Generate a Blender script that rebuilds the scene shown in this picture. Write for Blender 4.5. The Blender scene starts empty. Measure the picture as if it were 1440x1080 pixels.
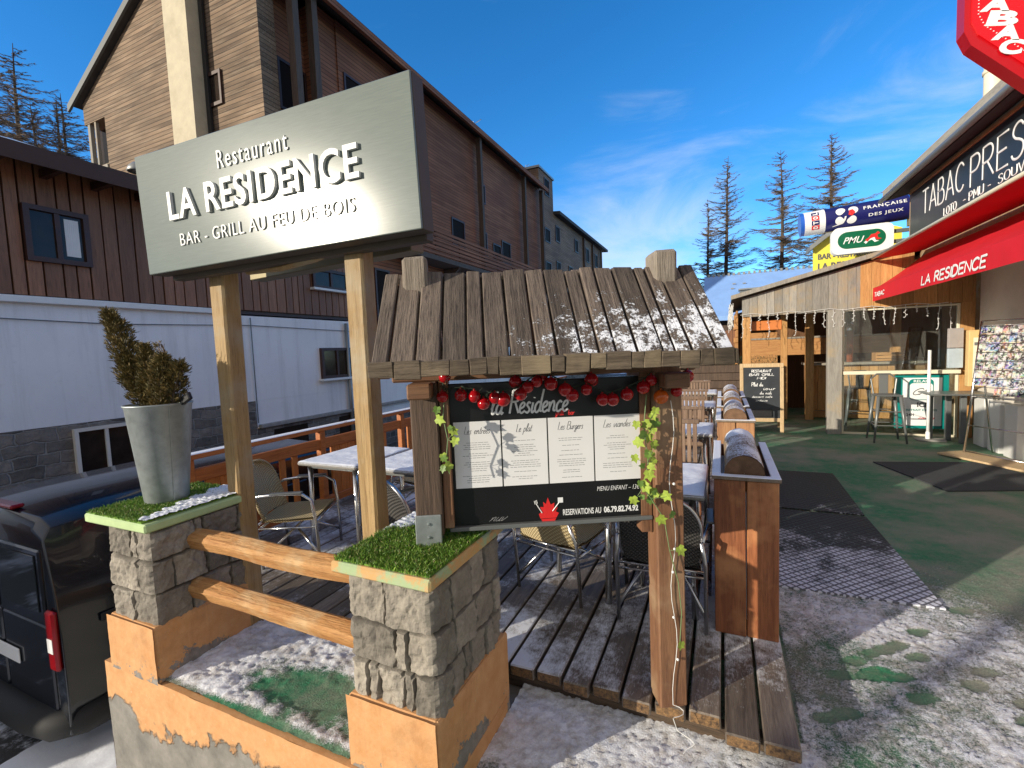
import bpy, bmesh, math, random
from mathutils import Vector, Matrix, noise, Euler
random.seed(7)
SC = bpy.context.scene
COL = SC.collection
R_ = math.radians
V = Vector
W = {}

# ------------------------------------------------------------------ objects
def thing(name, label, cat, loc=(0, 0, 0), rz=0, group=None, kind=None):
    o = bpy.data.objects.new(name, None)
    o.empty_display_size = .1
    COL.objects.link(o)
    o.location = loc
    o.rotation_euler = (0, 0, rz)
    W[o] = Matrix.Translation(loc) @ Matrix.Rotation(rz, 4, 'Z')
    tag(o, label, cat, group, kind)
    return o

def tag(o, label=None, cat=None, group=None, kind=None):
    if label: o['label'] = label
    if cat: o['category'] = cat
    if group: o['group'] = group
    if kind: o['kind'] = kind
    return o

def obj(name, mb, mat, parent=None, local=False, smooth=False, label=None):
    """link one mesh; world coordinates unless local"""
    me = mb.mesh(name) if isinstance(mb, MB) else mb
    me.materials.clear()
    for m in (mat if isinstance(mat, (list, tuple)) else [mat]):
        me.materials.append(m)
    o = bpy.data.objects.new(name, me)
    COL.objects.link(o)
    if parent:
        o.parent = parent
        if not local:
            me.transform(W[parent].inverted())
        W[o] = W[parent].copy()
    else:
        W[o] = Matrix.Identity(4)
    if smooth:
        for p in me.polygons: p.use_smooth = True
    if label: o['label'] = label
    return o

def single(name, mb, mat, label, cat, group=None, kind=None, smooth=False):
    """thing made of one mesh, origin at its base"""
    o = obj(name, mb, mat, None, smooth=smooth)
    me = o.data
    xs = [v.co for v in me.vertices]
    c = V(((min(v.x for v in xs)+max(v.x for v in xs))/2, (min(v.y for v in xs)+max(v.y for v in xs))/2, min(v.z for v in xs)))
    me.transform(Matrix.Translation(-c))
    o.location = c
    W[o] = Matrix.Translation(c)
    return tag(o, label, cat, group, kind)

def children(o): return [c for c in bpy.data.objects if c.parent == o]

def dup(root, loc, rz=0, label=None, group=None):
    r = root.copy(); COL.objects.link(r)
    r.location = loc; r.rotation_euler = (0, 0, rz)
    if label: r['label'] = label
    if group: r['group'] = group
    for ch in children(root):
        c = ch.copy(); COL.objects.link(c); c.parent = r
        for g in children(ch):
            d = g.copy(); COL.objects.link(d); d.parent = c
    W[r] = Matrix.Translation(loc) @ Matrix.Rotation(rz, 4, 'Z')
    return r

class MB:
    def __init__(s): s.v = []; s.f = []; s.mi = []
    def quadmesh(s, vs, fs, mi=0):
        b = len(s.v); s.v += [tuple(v) for v in vs]
        s.f += [tuple(i+b for i in f) for f in fs]; s.mi += [mi]*len(fs); return s
    def box(s, x0, x1, y0, y1, z0, z1, T=None, j=0, mi=0):
        c = [(x, y, z) for z in (z0, z1) for (x, y) in ((x0, y0), (x1, y0), (x1, y1), (x0, y1))]
        if j: c = [tuple(a+random.uniform(-j, j) for a in p) for p in c]
        if T is not None: c = [T @ V(p) for p in c]
        return s.quadmesh(c, [(3,2,1,0),(4,5,6,7),(0,1,5,4),(1,2,6,5),(2,3,7,6),(3,0,4,7)], mi)
    def bev(s, x0, x1, y0, y1, z0, z1, b=.004, T=None, j=0, mi=0):
        """box with chamfered edges"""
        X=(x0,x1);Y=(y0,y1);Z=(z0,z1)
        b = min(b, (x1-x0)*.4, (y1-y0)*.4, (z1-z0)*.4)
        vs=[];idx={}
        jj={}
        for i in (0,1):
            for k in (0,1):
                for l in (0,1):
                    jv = V((random.uniform(-j,j),random.uniform(-j,j),random.uniform(-j,j))) if j else V((0,0,0))
                    sx,sy,sz=(1 if i==0 else -1),(1 if k==0 else -1),(1 if l==0 else -1)
                    for a in range(3):
                        p=V((X[i]+(b*sx if a!=0 else 0),Y[k]+(b*sy if a!=1 else 0),Z[l]+(b*sz if a!=2 else 0)))+jv
                        idx[(i,k,l,a)]=len(vs); vs.append(T@p if T is not None else p)
        g=lambda i,k,l,a: idx[(i,k,l,a)]
        F=[]
        F.append([g(0,0,0,0),g(0,0,1,0),g(0,1,1,0),g(0,1,0,0)]); F.append([g(1,0,0,0),g(1,1,0,0),g(1,1,1,0),g(1,0,1,0)])
        F.append([g(0,0,0,1),g(1,0,0,1),g(1,0,1,1),g(0,0,1,1)]); F.append([g(0,1,0,1),g(0,1,1,1),g(1,1,1,1),g(1,1,0,1)])
        F.append([g(0,0,0,2),g(0,1,0,2),g(1,1,0,2),g(1,0,0,2)]); F.append([g(0,0,1,2),g(1,0,1,2),g(1,1,1,2),g(0,1,1,2)])
        for i in (0,1):
            for k in (0,1): F.append([g(i,k,0,0),g(i,k,1,0),g(i,k,1,1),g(i,k,0,1)])
        for i in (0,1):
            for l in (0,1): F.append([g(i,0,l,0),g(i,1,l,0),g(i,1,l,2),g(i,0,l,2)])
        for k in (0,1):
            for l in (0,1): F.append([g(0,k,l,1),g(1,k,l,1),g(1,k,l,2),g(0,k,l,2)])
        for i in (0,1):
            for k in (0,1):
                for l in (0,1): F.append([g(i,k,l,0),g(i,k,l,1),g(i,k,l,2)])
        return s.quadmesh(vs,F,mi)
    def tube(s, pts, r, n=8, caps=True, mi=0):
        pts=[V(p) for p in pts]; rs = r if isinstance(r,(list,tuple)) else [r]*len(pts)
        b=len(s.v); prev=None
        for i,p in enumerate(pts):
            t=(pts[min(i+1,len(pts)-1)]-pts[max(i-1,0)]).normalized()
            if prev is None:
                a=V((0,0,1)) if abs(t.z)<.9 else V((1,0,0))
                u=t.cross(a).normalized()
            else:
                u=(prev-t*prev.dot(t)).normalized()
            prev=u; w=t.cross(u)
            for k in range(n):
                an=2*math.pi*k/n
                s.v.append(tuple(p+(u*math.cos(an)+w*math.sin(an))*rs[i]))
        for i in range(len(pts)-1):
            for k in range(n):
                s.f.append((b+i*n+k,b+i*n+(k+1)%n,b+(i+1)*n+(k+1)%n,b+(i+1)*n+k)); s.mi.append(mi)
        if caps:
            s.f.append(tuple(b+k for k in range(n))[::-1]); s.mi.append(mi)
            s.f.append(tuple(b+(len(pts)-1)*n+k for k in range(n))); s.mi.append(mi)
        return s
    def lathe(s, prof, c=(0,0,0), n=24, T=None, mi=0):
        b=len(s.v)
        for (r,z) in prof:
            for k in range(n):
                an=2*math.pi*k/n; p=V((c[0]+r*math.cos(an),c[1]+r*math.sin(an),c[2]+z))
                s.v.append(tuple(T@p if T is not None else p))
        for i in range(len(prof)-1):
            for k in range(n):
                s.f.append((b+i*n+k,b+i*n+(k+1)%n,b+(i+1)*n+(k+1)%n,b+(i+1)*n+k)); s.mi.append(mi)
        return s
    def prism(s, poly, a, b_, axis='z', mi=0):
        """poly of 2D points extruded along axis from a to b_"""
        def mk(p,t):
            return {'z':(p[0],p[1],t),'y':(p[0],t,p[1]),'x':(t,p[0],p[1])}[axis]
        n=len(poly); vs=[mk(p,a) for p in poly]+[mk(p,b_) for p in poly]
        F=[tuple(range(n))[::-1],tuple(range(n,2*n))]+[(i,(i+1)%n,n+(i+1)%n,n+i) for i in range(n)]
        return s.quadmesh(vs,F,mi)
    def sphere(s,c,r,n=12,m=8,sz=1.0,mi=0):
        prof=[(max(r*math.sin(math.pi*i/m),1e-4),-r*sz*math.cos(math.pi*i/m)) for i in range(m+1)]
        return s.lathe(prof,c,n,mi=mi)
    def mesh(s,name):
        me=bpy.data.meshes.new(name); me.from_pydata(s.v,[],s.f)
        me.polygons.foreach_set('material_index',s.mi)
        me.update()
        bm=bmesh.new(); bm.from_mesh(me); bmesh.ops.recalc_face_normals(bm,faces=bm.faces); bm.to_mesh(me); bm.free()
        return me

def frame(o, xd, ud):
    """matrix: local x->xd, y->ud, z->xd x ud, origin o"""
    xd=V(xd).normalized(); ud=V(ud); ud=(ud-xd*ud.dot(xd)).normalized(); n=xd.cross(ud)
    return Matrix.Translation(o) @ Matrix((xd,ud,n)).transposed().to_4x4()

def merge(meshes):
    mb=MB()
    for me in meshes:
        mb.quadmesh([v.co for v in me.vertices],[tuple(p.vertices) for p in me.polygons])
    return mb

def text(body, w, h, T, depth=.002, bold=0, shear=0, space=1.0):
    cu=bpy.data.curves.new('t','FONT'); cu.body=body; cu.offset=bold; cu.extrude=.02; cu.shear=shear; cu.space_character=space
    cu.resolution_u=4
    o=bpy.data.objects.new('t',cu); COL.objects.link(o)
    dg=bpy.context.evaluated_depsgraph_get()
    me=bpy.data.meshes.new_from_object(o.evaluated_get(dg))
    bpy.data.objects.remove(o)
    xs=[v.co.x for v in me.vertices]; ys=[v.co.y for v in me.vertices]
    x0,x1,y0,y1=min(xs),max(xs),min(ys),max(ys)
    for v in me.vertices:
        v.co=((v.co.x-x0)/(x1-x0)*w,(v.co.y-y0)/(y1-y0)*h,(v.co.z+.02)/.04*depth)
    me.transform(T)
    return me

# stroke lettering ---------------------------------------------------
G={
'A':(.62,"0,0 .31,1 .62,0|.12,.34 .5,.34"),'B':(.52,"0,0 0,1|~0,1 .3,1 .42,.88 .42,.68 .3,.55 0,.54|~0,.54 .35,.52 .5,.4 .5,.14 .35,0 0,0"),
'C':(.58,"~.56,.84 .45,.96 .3,1 .12,.88 .02,.65 0,.45 .05,.2 .18,.04 .33,0 .48,.06 .56,.16"),
'D':(.56,"0,0 0,1|~0,1 .25,1 .45,.86 .54,.6 .54,.4 .45,.14 .25,0 0,0"),'E':(.46,".46,1 0,1 0,0 .46,0|0,.52 .38,.52"),
'F':(.46,".46,1 0,1 0,0|0,.52 .38,.52"),'G':(.6,"~.56,.84 .42,.98 .28,1 .1,.85 0,.5 .08,.18 .25,0 .42,.02 .56,.12|.56,.12 .56,.45 .34,.45"),
'H':(.5,"0,0 0,1|.5,0 .5,1|0,.52 .5,.52"),'I':(.04,".02,0 .02,1"),'J':(.4,"~.36,1 .36,.25 .3,.04 .14,0 0,.12"),'L':(.4,"0,1 0,0 .4,0"),
'M':(.66,"0,0 .06,1 .33,.3 .6,1 .66,0"),'N':(.52,"0,0 0,1 .52,0 .52,1"),
'O':(.62,"~.31,1 .12,.9 .02,.65 .02,.35 .12,.1 .31,0 .5,.1 .6,.35 .6,.65 .5,.9 .31,1"),
'P':(.48,"0,0 0,1|~0,1 .3,1 .45,.88 .46,.68 .32,.5 0,.48"),'R':(.52,"0,0 0,1|~0,1 .3,1 .45,.88 .46,.68 .32,.52 0,.5|.22,.5 .52,0"),
'S':(.46,"~.43,.86 .34,.98 .2,1 .07,.9 .04,.74 .13,.6 .3,.5 .43,.38 .45,.2 .36,.05 .2,0 .06,.05 0,.16"),
'T':(.52,"0,1 .52,1|.26,1 .26,0"),'U':(.52,"~0,1 0,.3 .06,.08 .26,0 .46,.08 .52,.3 .52,1"),'V':(.54,"0,1 .27,0 .54,1"),
'X':(.5,"0,0 .5,1|0,1 .5,0"),'-':(.3,".02,.45 .28,.45"),'.':(.06,".03,0 .03,.03"),'1':(.2,"0,.8 .14,1 .14,0"),'3':(.42,"~0,.9 .2,1 .38,.88 .36,.64 .14,.54|~.14,.54 .4,.46 .42,.2 .26,0 0,.08"),
'é':None,
'a':(.42,"~.34,.38 .2,.46 .05,.32 .04,.1 .16,0 .3,.12 .36,.44|~.36,.44 .33,.12 .38,0 .46,.08"),
'b':(.4,"~.04,.9 .02,.4 .04,.1 .18,0 .32,.1 .34,.3 .2,.42 .06,.3"),
'c':(.36,"~.3,.38 .18,.46 .04,.3 .04,.1 .16,0 .36,.1"),'d':(.44,"~.34,.38 .2,.46 .05,.32 .04,.1 .16,0 .3,.12 .36,.4|~.38,1 .34,.5 .34,.1 .46,.04"),
'e':(.36,"~.03,.18 .22,.26 .28,.38 .18,.46 .05,.34 .04,.12 .16,0 .36,.1"),
'f':(.3,"~.34,.92 .24,1 .14,.8 .1,.3 .04,-.3|0,.42 .28,.46"),'g':(.42,"~.34,.4 .2,.46 .05,.32 .06,.1 .2,.02 .34,.3|~.36,.44 .32,-.1 .2,-.36 .04,-.28 .2,-.06 .44,.1"),
'i':(.2,"~.08,.44 .06,.1 .12,0 .22,.08|.12,.62 .12,.66"),'l':(.26,"~.02,.2 .18,.6 .24,.9 .16,1 .08,.8 .06,.2 .12,0 .26,.1"),
'n':(.44,"~.02,.44 .06,.2 .04,0|~.04,.1 .14,.38 .26,.46 .32,.3 .32,.06 .44,.06"),'o':(.38,"~.2,.46 .05,.34 .04,.1 .18,0 .32,.14 .3,.38 .2,.46"),
'p':(.42,"~.06,.46 .04,0 0,-.4|~.04,.3 .18,.46 .34,.36 .32,.1 .16,0 .04,.1"),'r':(.3,"~.02,.44 .06,.2 .04,0|~.05,.2 .14,.42 .28,.4"),
's':(.3,"~.26,.4 .14,.46 .06,.34 .16,.24 .24,.12 .14,0 0,.06"),'t':(.28,"~.16,.8 .1,.3 .12,.02 .26,.06|.02,.5 .26,.52"),
'u':(.44,"~.04,.44 .04,.12 .16,0 .3,.14 .34,.44|~.34,.44 .32,.1 .38,0 .46,.08"),'v':(.36,"~.02,.44 .12,0 .3,.3 .34,.46"),
'Q':(.6,"~.1,.1 .2,.9 .3,.5 .12,-.05|~.02,.8 .3,1.02 .6,.88 .56,.6 .3,.46|~.3,.46 .44,.1 .6,-.1 .8,.02"),
}
G['é']=(.36,G['e'][1]+"|.16,.6 .3,.74")
def cat_rom(P,k=5):
    out=[]
    Q=[P[0]]+P+[P[-1]]
    for i in range(1,len(Q)-2):
        for j in range(k):
            t=j/k;a,b,c,d=Q[i-1],Q[i],Q[i+1],Q[i+2]
            out.append(tuple(.5*((2*b[m])+(-a[m]+c[m])*t+(2*a[m]-5*b[m]+4*c[m]-d[m])*t*t+(-a[m]+3*b[m]-3*c[m]+d[m])*t**3) for m in (0,1)))
    out.append(P[-1]); return out
def stroke(body, w, h, T, th, depth=None, shear=0, gap=.17, n=6):
    """hand lettering fitted into w x h, th = stroke thickness"""
    x=0;lines=[]
    for ch in body:
        if ch==' ': x+=.42; continue
        g=G.get(ch)
        if not g: x+=.4; continue
        for st in g[1].split('|'):
            sm=st[0]=='~'; pts=[tuple(float(q) for q in p.split(',')) for p in st.strip('~').split()]
            if sm: pts=cat_rom(pts)
            lines.append([(px_+x+py_*shear,py_) for px_,py_ in pts])
        x+=g[0]+gap
    xs=[p[0] for l in lines for p in l]; x0,x1=min(xs),max(xs)
    k=(w-th)/(x1-x0); depth=depth if depth is not None else th*.5
    mb=MB()
    for l in lines:
        mb.tube([((px_-x0)*k+th/2,py_*(h-th)+th/2,0) for px_,py_ in l],th/2,n)
    D=Matrix.Diagonal((1,1,depth/(th/2),1))
    me=mb.mesh('s'); me.transform(T@D); return me

# ------------------------------------------------------------------ materials
class N:
    def __init__(s,name):
        s.m=bpy.data.materials.new(name); s.m.use_nodes=True; s.t=s.m.node_tree; s.n=s.t.nodes; s.l=s.t.links
        s.p=s.n['Principled BSDF']; s.tc=s.n.new('ShaderNodeTexCoord'); s.out=s.n['Material Output']
    def sk(s,x,inp):
        if isinstance(x,bpy.types.NodeSocket): s.l.new(x,inp)
        elif x is not None:
            if isinstance(x,(tuple,list)) and len(x)==3 and inp.type=='RGBA': x=(*x,1)
            if inp.type=='RGBA' and isinstance(x,(int,float)): x=(x,x,x,1)
            inp.default_value=x
    def map(s,scale=(1,1,1),loc=(0,0,0),src=None,rot=(0,0,0)):
        n=s.n.new('ShaderNodeMapping'); n.inputs['Scale'].default_value=scale; n.inputs['Location'].default_value=loc; n.inputs['Rotation'].default_value=rot
        s.l.new(src or s.tc.outputs['Object'],n.inputs['Vector']); return n.outputs[0]
    def noise(s,vec,scale=5,detail=5,rough=.6,dist=0,col=False):
        n=s.n.new('ShaderNodeTexNoise'); s.l.new(vec,n.inputs['Vector']); n.inputs['Scale'].default_value=scale
        n.inputs['Detail'].default_value=detail; n.inputs['Roughness'].default_value=rough; n.inputs['Distortion'].default_value=dist
        return n.outputs['Color' if col else 'Fac']
    def vor(s,vec,scale=5,feature='F1',out='Distance',rnd=1):
        n=s.n.new('ShaderNodeTexVoronoi'); n.feature=feature; s.l.new(vec,n.inputs['Vector']); n.inputs['Scale'].default_value=scale
        n.inputs['Randomness'].default_value=rnd; return n.outputs[out]
    def ramp(s,f,stops,interp='LINEAR'):
        n=s.n.new('ShaderNodeValToRGB'); n.color_ramp.interpolation=interp; e=n.color_ramp.elements
        while len(e)<len(stops): e.new(.5)
        for i,(p,c) in enumerate(stops):
            e[i].position=p; e[i].color=(*c,1) if isinstance(c,(tuple,list)) else (c,c,c,1)
        s.l.new(f,n.inputs[0]); return n.outputs[0]
    def mix(s,f,a,b,mode='MIX'):
        n=s.n.new('ShaderNodeMix'); n.data_type='RGBA'; n.blend_type=mode
        s.sk(f,n.inputs[0]); s.sk(a,n.inputs[6]); s.sk(b,n.inputs[7]); return n.outputs[2]
    def math(s,op,a,b=None,c=None,clamp=False):
        n=s.n.new('ShaderNodeMath'); n.operation=op; n.use_clamp=clamp
        s.sk(a,n.inputs[0]); s.sk(b,n.inputs[1]); s.sk(c,n.inputs[2]); return n.outputs[0]
    def sep(s,vec=None):
        n=s.n.new('ShaderNodeSeparateXYZ'); s.l.new(vec or s.tc.outputs['Object'],n.inputs[0]); return n.outputs
    def island(s):
        n=s.n.new('ShaderNodeNewGeometry'); return n.outputs['Random Per Island']
    def objrand(s):
        return s.n.new('ShaderNodeObjectInfo').outputs['Random']
    def normal_z(s):
        n=s.n.new('ShaderNodeNewGeometry'); return s.sep(n.outputs['Normal'])[2]
    def bump(s,h,strength=.3,dist=.01,prev=None):
        n=s.n.new('ShaderNodeBump'); n.inputs['Strength'].default_value=strength; n.inputs['Distance'].default_value=dist
        s.l.new(h,n.inputs['Height'])
        if prev: s.l.new(prev,n.inputs['Normal'])
        return n.outputs[0]
    def fin(s,col,rough=.7,metal=0,normal=None,spec=None):
        s.sk(col,s.p.inputs['Base Color']); s.sk(rough,s.p.inputs['Roughness']); s.sk(metal,s.p.inputs['Metallic'])
        if normal: s.l.new(normal,s.p.inputs['Normal'])
        if spec is not None: s.p.inputs['Specular IOR Level'].default_value=spec
        return s.m

SNOW=(.86,.89,.95)
def snowmix(n,col,vec,amount,scale=14,fine=90):
    """snow where the noise passes a threshold on upward faces"""
    big=n.noise(vec,scale*.35,3,.5); sm=n.noise(vec,fine,4,.75)
    f=n.math('ADD',n.math('MULTIPLY',big,.55),n.math('MULTIPLY',sm,.45))
    f=n.math('ADD',f,amount-.5)
    m=n.ramp(f,[(.49,0),(.55,1)])
    up=n.ramp(n.normal_z(),[(.35,0),(.6,1)])
    m=n.math('MULTIPLY',m,up)
    return n.mix(m,col,SNOW),m

def wood(name,c1,c2,axis=2,grain=1.0,rough=.75,isl=.35,snow=0,bump=.35,knots=True,c3=None,snowscale=14):
    n=N(name); sc=[16*grain,16*grain,16*grain]; sc[axis]=1.1*grain
    isr=n.island()
    off=n.n.new('ShaderNodeVectorMath'); off.operation='SCALE'; n.l.new(n.tc.outputs['Object'],off.inputs[0]); off.inputs['Scale'].default_value=1
    add=n.n.new('ShaderNodeVectorMath'); add.operation='ADD'; n.l.new(off.outputs[0],add.inputs[0])
    cb=n.n.new('ShaderNodeCombineXYZ'); m=n.math('MULTIPLY',isr,37.0)
    for i in range(3): n.l.new(m,cb.inputs[i])
    n.l.new(cb.outputs[0],add.inputs[1])
    v=n.map(tuple(sc),src=add.outputs[0])
    g=n.noise(v,1.6,6,.65,dist=.6); g2=n.noise(v,7,4,.7)
    col=n.mix(n.ramp(g,[(.3,0),(.7,1)]),c1,c2)
    col=n.mix(n.ramp(g2,[(.5,0),(.75,.75)]),col,tuple(x*.45 for x in c1))
    if c3: col=n.mix(n.ramp(n.noise(add.outputs[0],3.2,4,.6),[(.5,0),(.68,.85)]),col,c3)
    if isl:
        br=n.math('ADD',n.math('MULTIPLY',isr,isl*2),1-isl)
        col=n.mix(1.0,col,br,'MULTIPLY')
    m=None
    if snow:
        col,m=snowmix(n,col,n.tc.outputs['Object'],snow,snowscale)
        bh=n.math('ADD',n.math('MULTIPLY',g2,.5),m); nm=n.bump(bh,.6,.006)
        return n.fin(col,n.mix(m,rough,.6),0,nm)
    nm=n.bump(n.math('ADD',g,g2),bump,.006)
    return n.fin(col,rough,0,nm)

def plain(name,col,rough=.6,metal=0,var=.12,scale=6,bump=.05,spec=None,fine=60,grime=None):
    n=N(name); v=n.tc.outputs['Object']
    a=n.noise(v,scale,5,.6); 
    c=n.mix(n.ramp(a,[(.25,0),(.75,1)]),tuple(x*(1-var) for x in col),tuple(min(1,x*(1+var)) for x in col))
    if grime: c=n.mix(n.ramp(n.noise(v,scale*.6,6,.7),[(.5,0),(.75,.8)]),c,grime)
    b=n.noise(v,fine,4,.6)
    r=n.math('ADD',n.math('MULTIPLY',a,.15),rough-.07,clamp=True)
    return n.fin(c,r,metal,n.bump(b,bump,.004),spec)

def glass_mat(name,tint=(.9,.95,.95),op=.25,rough=.02):
    n=N(name); tr=n.n.new('ShaderNodeBsdfTransparent'); tr.inputs[0].default_value=(*tint,1)
    gl=n.n.new('ShaderNodeBsdfGlossy'); gl.inputs['Roughness'].default_value=rough; gl.inputs['Color'].default_value=(1,1,1,1)
    fr=n.n.new('ShaderNodeFresnel'); fr.inputs[0].default_value=1.5
    f=n.math('ADD',n.math('MULTIPLY',fr.outputs[0],.9),op*.1)
    mx=n.n.new('ShaderNodeMixShader'); n.l.new(f,mx.inputs[0]); n.l.new(tr.outputs[0],mx.inputs[1]); n.l.new(gl.outputs[0],mx.inputs[2])
    n.l.new(mx.outputs[0],n.out.inputs[0]); return n.m
CAMR=[[0.910321, 0.007695, 0.413832], [0.411918, 0.080987, -0.907615], [-0.040499, 0.996685, 0.070555]]
# ------------------------------------------------------------------ palette
M={}
M['post']=wood('post_wood',(.30,.185,.07),(.44,.30,.14),2,rough=.7,isl=0,c3=(.38,.32,.22),bump=.5)
M['rail']=wood('rail_wood',(.40,.16,.04),(.60,.33,.12),0,rough=.65,isl=.15,c3=(.64,.48,.27),bump=1.0,grain=1.4)
M['old']=wood('old_shingle',(.115,.088,.068),(.21,.17,.135),1,grain=1.3,rough=.85,isl=.45,c3=(.27,.235,.20),bump=.7)
M['oldsnow']=None
M['oldend']=wood('old_fascia',(.07,.052,.036),(.19,.145,.10),0,rough=.85,isl=.18,bump=.8,c3=(.27,.21,.13),grain=1.5)
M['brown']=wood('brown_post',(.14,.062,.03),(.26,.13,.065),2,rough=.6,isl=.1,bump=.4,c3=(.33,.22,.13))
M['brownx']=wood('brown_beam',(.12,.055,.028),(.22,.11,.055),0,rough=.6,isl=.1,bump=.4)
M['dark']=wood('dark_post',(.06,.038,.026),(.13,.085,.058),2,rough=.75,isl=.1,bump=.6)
M['planter']=wood('planter_wood',(.16,.05,.018),(.34,.12,.045),2,rough=.5,isl=.25,bump=.35,c3=(.48,.22,.09))
M['planter2']=wood('planter_wood_pale',(.24,.11,.05),(.42,.22,.10),2,rough=.6,isl=.25,bump=.35)
M['railing']=wood('railing_wood',(.36,.10,.02),(.52,.18,.045),1,rough=.5,isl=.2,bump=.25)
M['railpanel']=wood('railing_panel',(.42,.12,.02),(.55,.20,.045),2,rough=.5,isl=.25,bump=.25)
M['railsnow']=wood('railing_top',(.36,.10,.02),(.52,.18,.045),1,rough=.5,isl=.2,snow=.62)
M['clad']=wood('chalet_board',(.18,.078,.038),(.30,.14,.072),2,rough=.6,isl=.25,bump=.3,grain=.7)
M['gray']=wood('grey_board',(.22,.205,.18),(.36,.34,.30),2,rough=.85,isl=.25,bump=.5,c3=(.36,.28,.18))
M['orange']=wood('hut_wood',(.42,.20,.06),(.60,.34,.13),2,rough=.6,isl=.2,bump=.3)
M['orangex']=wood('hut_beam',(.40,.18,.06),(.56,.30,.11),0,rough=.6,isl=.2,bump=.3)
M['log']=wood('log_bark',(.16,.10,.055),(.36,.25,.14),1,rough=.85,isl=.1,snow=.53,snowscale=7)
M['logend']=plain('log_end',(.16,.09,.05),.85,var=.4,scale=20)
M['vine']=plain('vine_stem',(.16,.24,.10),.6)

def deck_mat():
    n=N('deck_board'); isr=n.island(); v=n.map((20,1.4,20)); g=n.noise(v,2,6,.7,dist=.4); g2=n.noise(v,9,4,.7)
    col=n.mix(n.ramp(g,[(.3,0),(.7,1)]),(.09,.07,.056),(.24,.20,.16))
    col=n.mix(n.ramp(g2,[(.5,0),(.8,.7)]),col,(.04,.03,.025))
    br=n.math('ADD',n.math('MULTIPLY',isr,.7),.62); col=n.mix(1.0,col,br,'MULTIPLY')
    o=n.tc.outputs['Object']; big=n.noise(o,1.5,4,.6); fine=n.noise(n.map((150,40,150)),1,4,.8); mid=n.noise(o,22,5,.7)
    f=n.math('ADD',n.math('MULTIPLY',big,.9),n.math('ADD',n.math('MULTIPLY',fine,.35),n.math('MULTIPLY',mid,.35)))
    f=n.math('ADD',f,n.math('MULTIPLY',isr,.06))
    m=n.ramp(f,[(.79,0),(.95,.9)])
    up=n.ramp(n.normal_z(),[(.5,0),(.8,1)]); m=n.math('MULTIPLY',m,up)
    col=n.mix(m,col,SNOW)
    # rusty sawn ends
    nn=n.n.new('ShaderNodeNewGeometry'); ny=n.sep(nn.outputs['Normal'])[1]
    e=n.ramp(n.math('MULTIPLY',ny,-1.0),[(.7,0),(.9,1)]); endc=n.mix(n.ramp(n.noise(o,60,5,.8),[(.35,0),(.65,1)]),(.03,.02,.015),(.30,.17,.07))
    col=n.mix(e,col,endc)
    return n.fin(col,n.mix(m,.45,.65),0,n.bump(n.math('ADD',n.math('MULTIPLY',g2,.5),m),.6,.006))
M['deck']=deck_mat()

def shingle_snow():
    n=N('shingle_with_snow'); isr=n.island(); v0=n.map((1,1,1),rot=(-math.atan2(.365,.335),0,0)); v=n.map((18,1.0,18),src=v0); g=n.noise(v,2.0,7,.7,dist=.8); g2=n.noise(v,9,4,.75)
    col=n.mix(n.ramp(g,[(.3,0),(.72,1)]),(.070,.053,.040),(.21,.165,.13))
    col=n.mix(n.ramp(g2,[(.45,0),(.66,.9)]),col,(.035,.026,.021))
    br=n.math('ADD',n.math('MULTIPLY',isr,.8),.6); col=n.mix(1.0,col,br,'MULTIPLY')
    s=n.sep(); # local x along ridge (-1.2..0.1), y down slope
    a=n.ramp(n.math('ADD',s[0],1.2),[(.35,0),(.95,1)])      # more to the right
    b=n.ramp(n.math('MULTIPLY',s[1],-1),[(.06,0),(.24,1)])   # more toward the eave
    o=n.tc.outputs['Object']
    f=n.math('ADD',n.math('MULTIPLY',n.noise(o,17,4,.7),.6),n.math('MULTIPLY',n.noise(o,95,4,.8),.5))
    cov=n.math('MULTIPLY',n.math('MULTIPLY',a,b),.2); f=n.math('ADD',f,cov)
    m=n.ramp(f,[(.695,0),(.74,1)]); up=n.ramp(n.normal_z(),[(.3,0),(.55,1)]); m=n.math('MULTIPLY',m,up)
    m=n.math('MULTIPLY',m,n.ramp(cov,[(.02,0),(.06,1)]))
    col=n.mix(m,col,SNOW)
    return n.fin(col,.8,0,n.bump(n.math('ADD',g2,n.math('MULTIPLY',m,1.5)),.8,.006))
M['oldsnow']=shingle_snow()

def horiz_clad(name,c1,c2,pitch,axis_long,streak=(.75,.6,.45),sc=1.0,amt=.5):
    """horizontal boarding: dark joint lines every pitch metres, each board its own tone"""
    n=N(name); s=n.sep(); z=n.math('DIVIDE',s[2],pitch); fr=n.math('FRACT',z); fl=n.math('FLOOR',z)
    cb=n.n.new('ShaderNodeCombineXYZ'); n.l.new(n.math('DIVIDE',s[axis_long],2.6),cb.inputs[0]); n.l.new(n.math('MULTIPLY',fl,7.3),cb.inputs[1])
    bn=n.noise(cb.outputs[0],1.3,1,.5)
    k=[9,9,9]; k[axis_long]=.45; k[2]=9/pitch*.12
    g=n.noise(n.map(tuple(q*sc for q in k)),2.2,6,.7)
    col=n.mix(n.ramp(bn,[(.35,0),(.65,1)]),c1,c2)
    col=n.mix(n.math('MULTIPLY',n.ramp(g,[(.5,0),(.68,1)]),amt),col,streak)
    stain=n.noise(n.tc.outputs['Object'],.35,4,.6); col=n.mix(n.ramp(stain,[(.35,.45),(.65,0)]),col,tuple(q*.4 for q in c1))
    ln=n.ramp(fr,[(0,1),(.13,1),(.17,0)]); col=n.mix(n.math('MULTIPLY',ln,.75),col,(.015,.01,.008))
    return n.fin(col,.8,0,n.bump(n.math('SUBTRACT',1.0,ln),.6,.02))
M['gableclad']=horiz_clad('weathered_boarding',(.12,.074,.042),(.29,.19,.115),.13,0,(.48,.38,.27))
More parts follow.
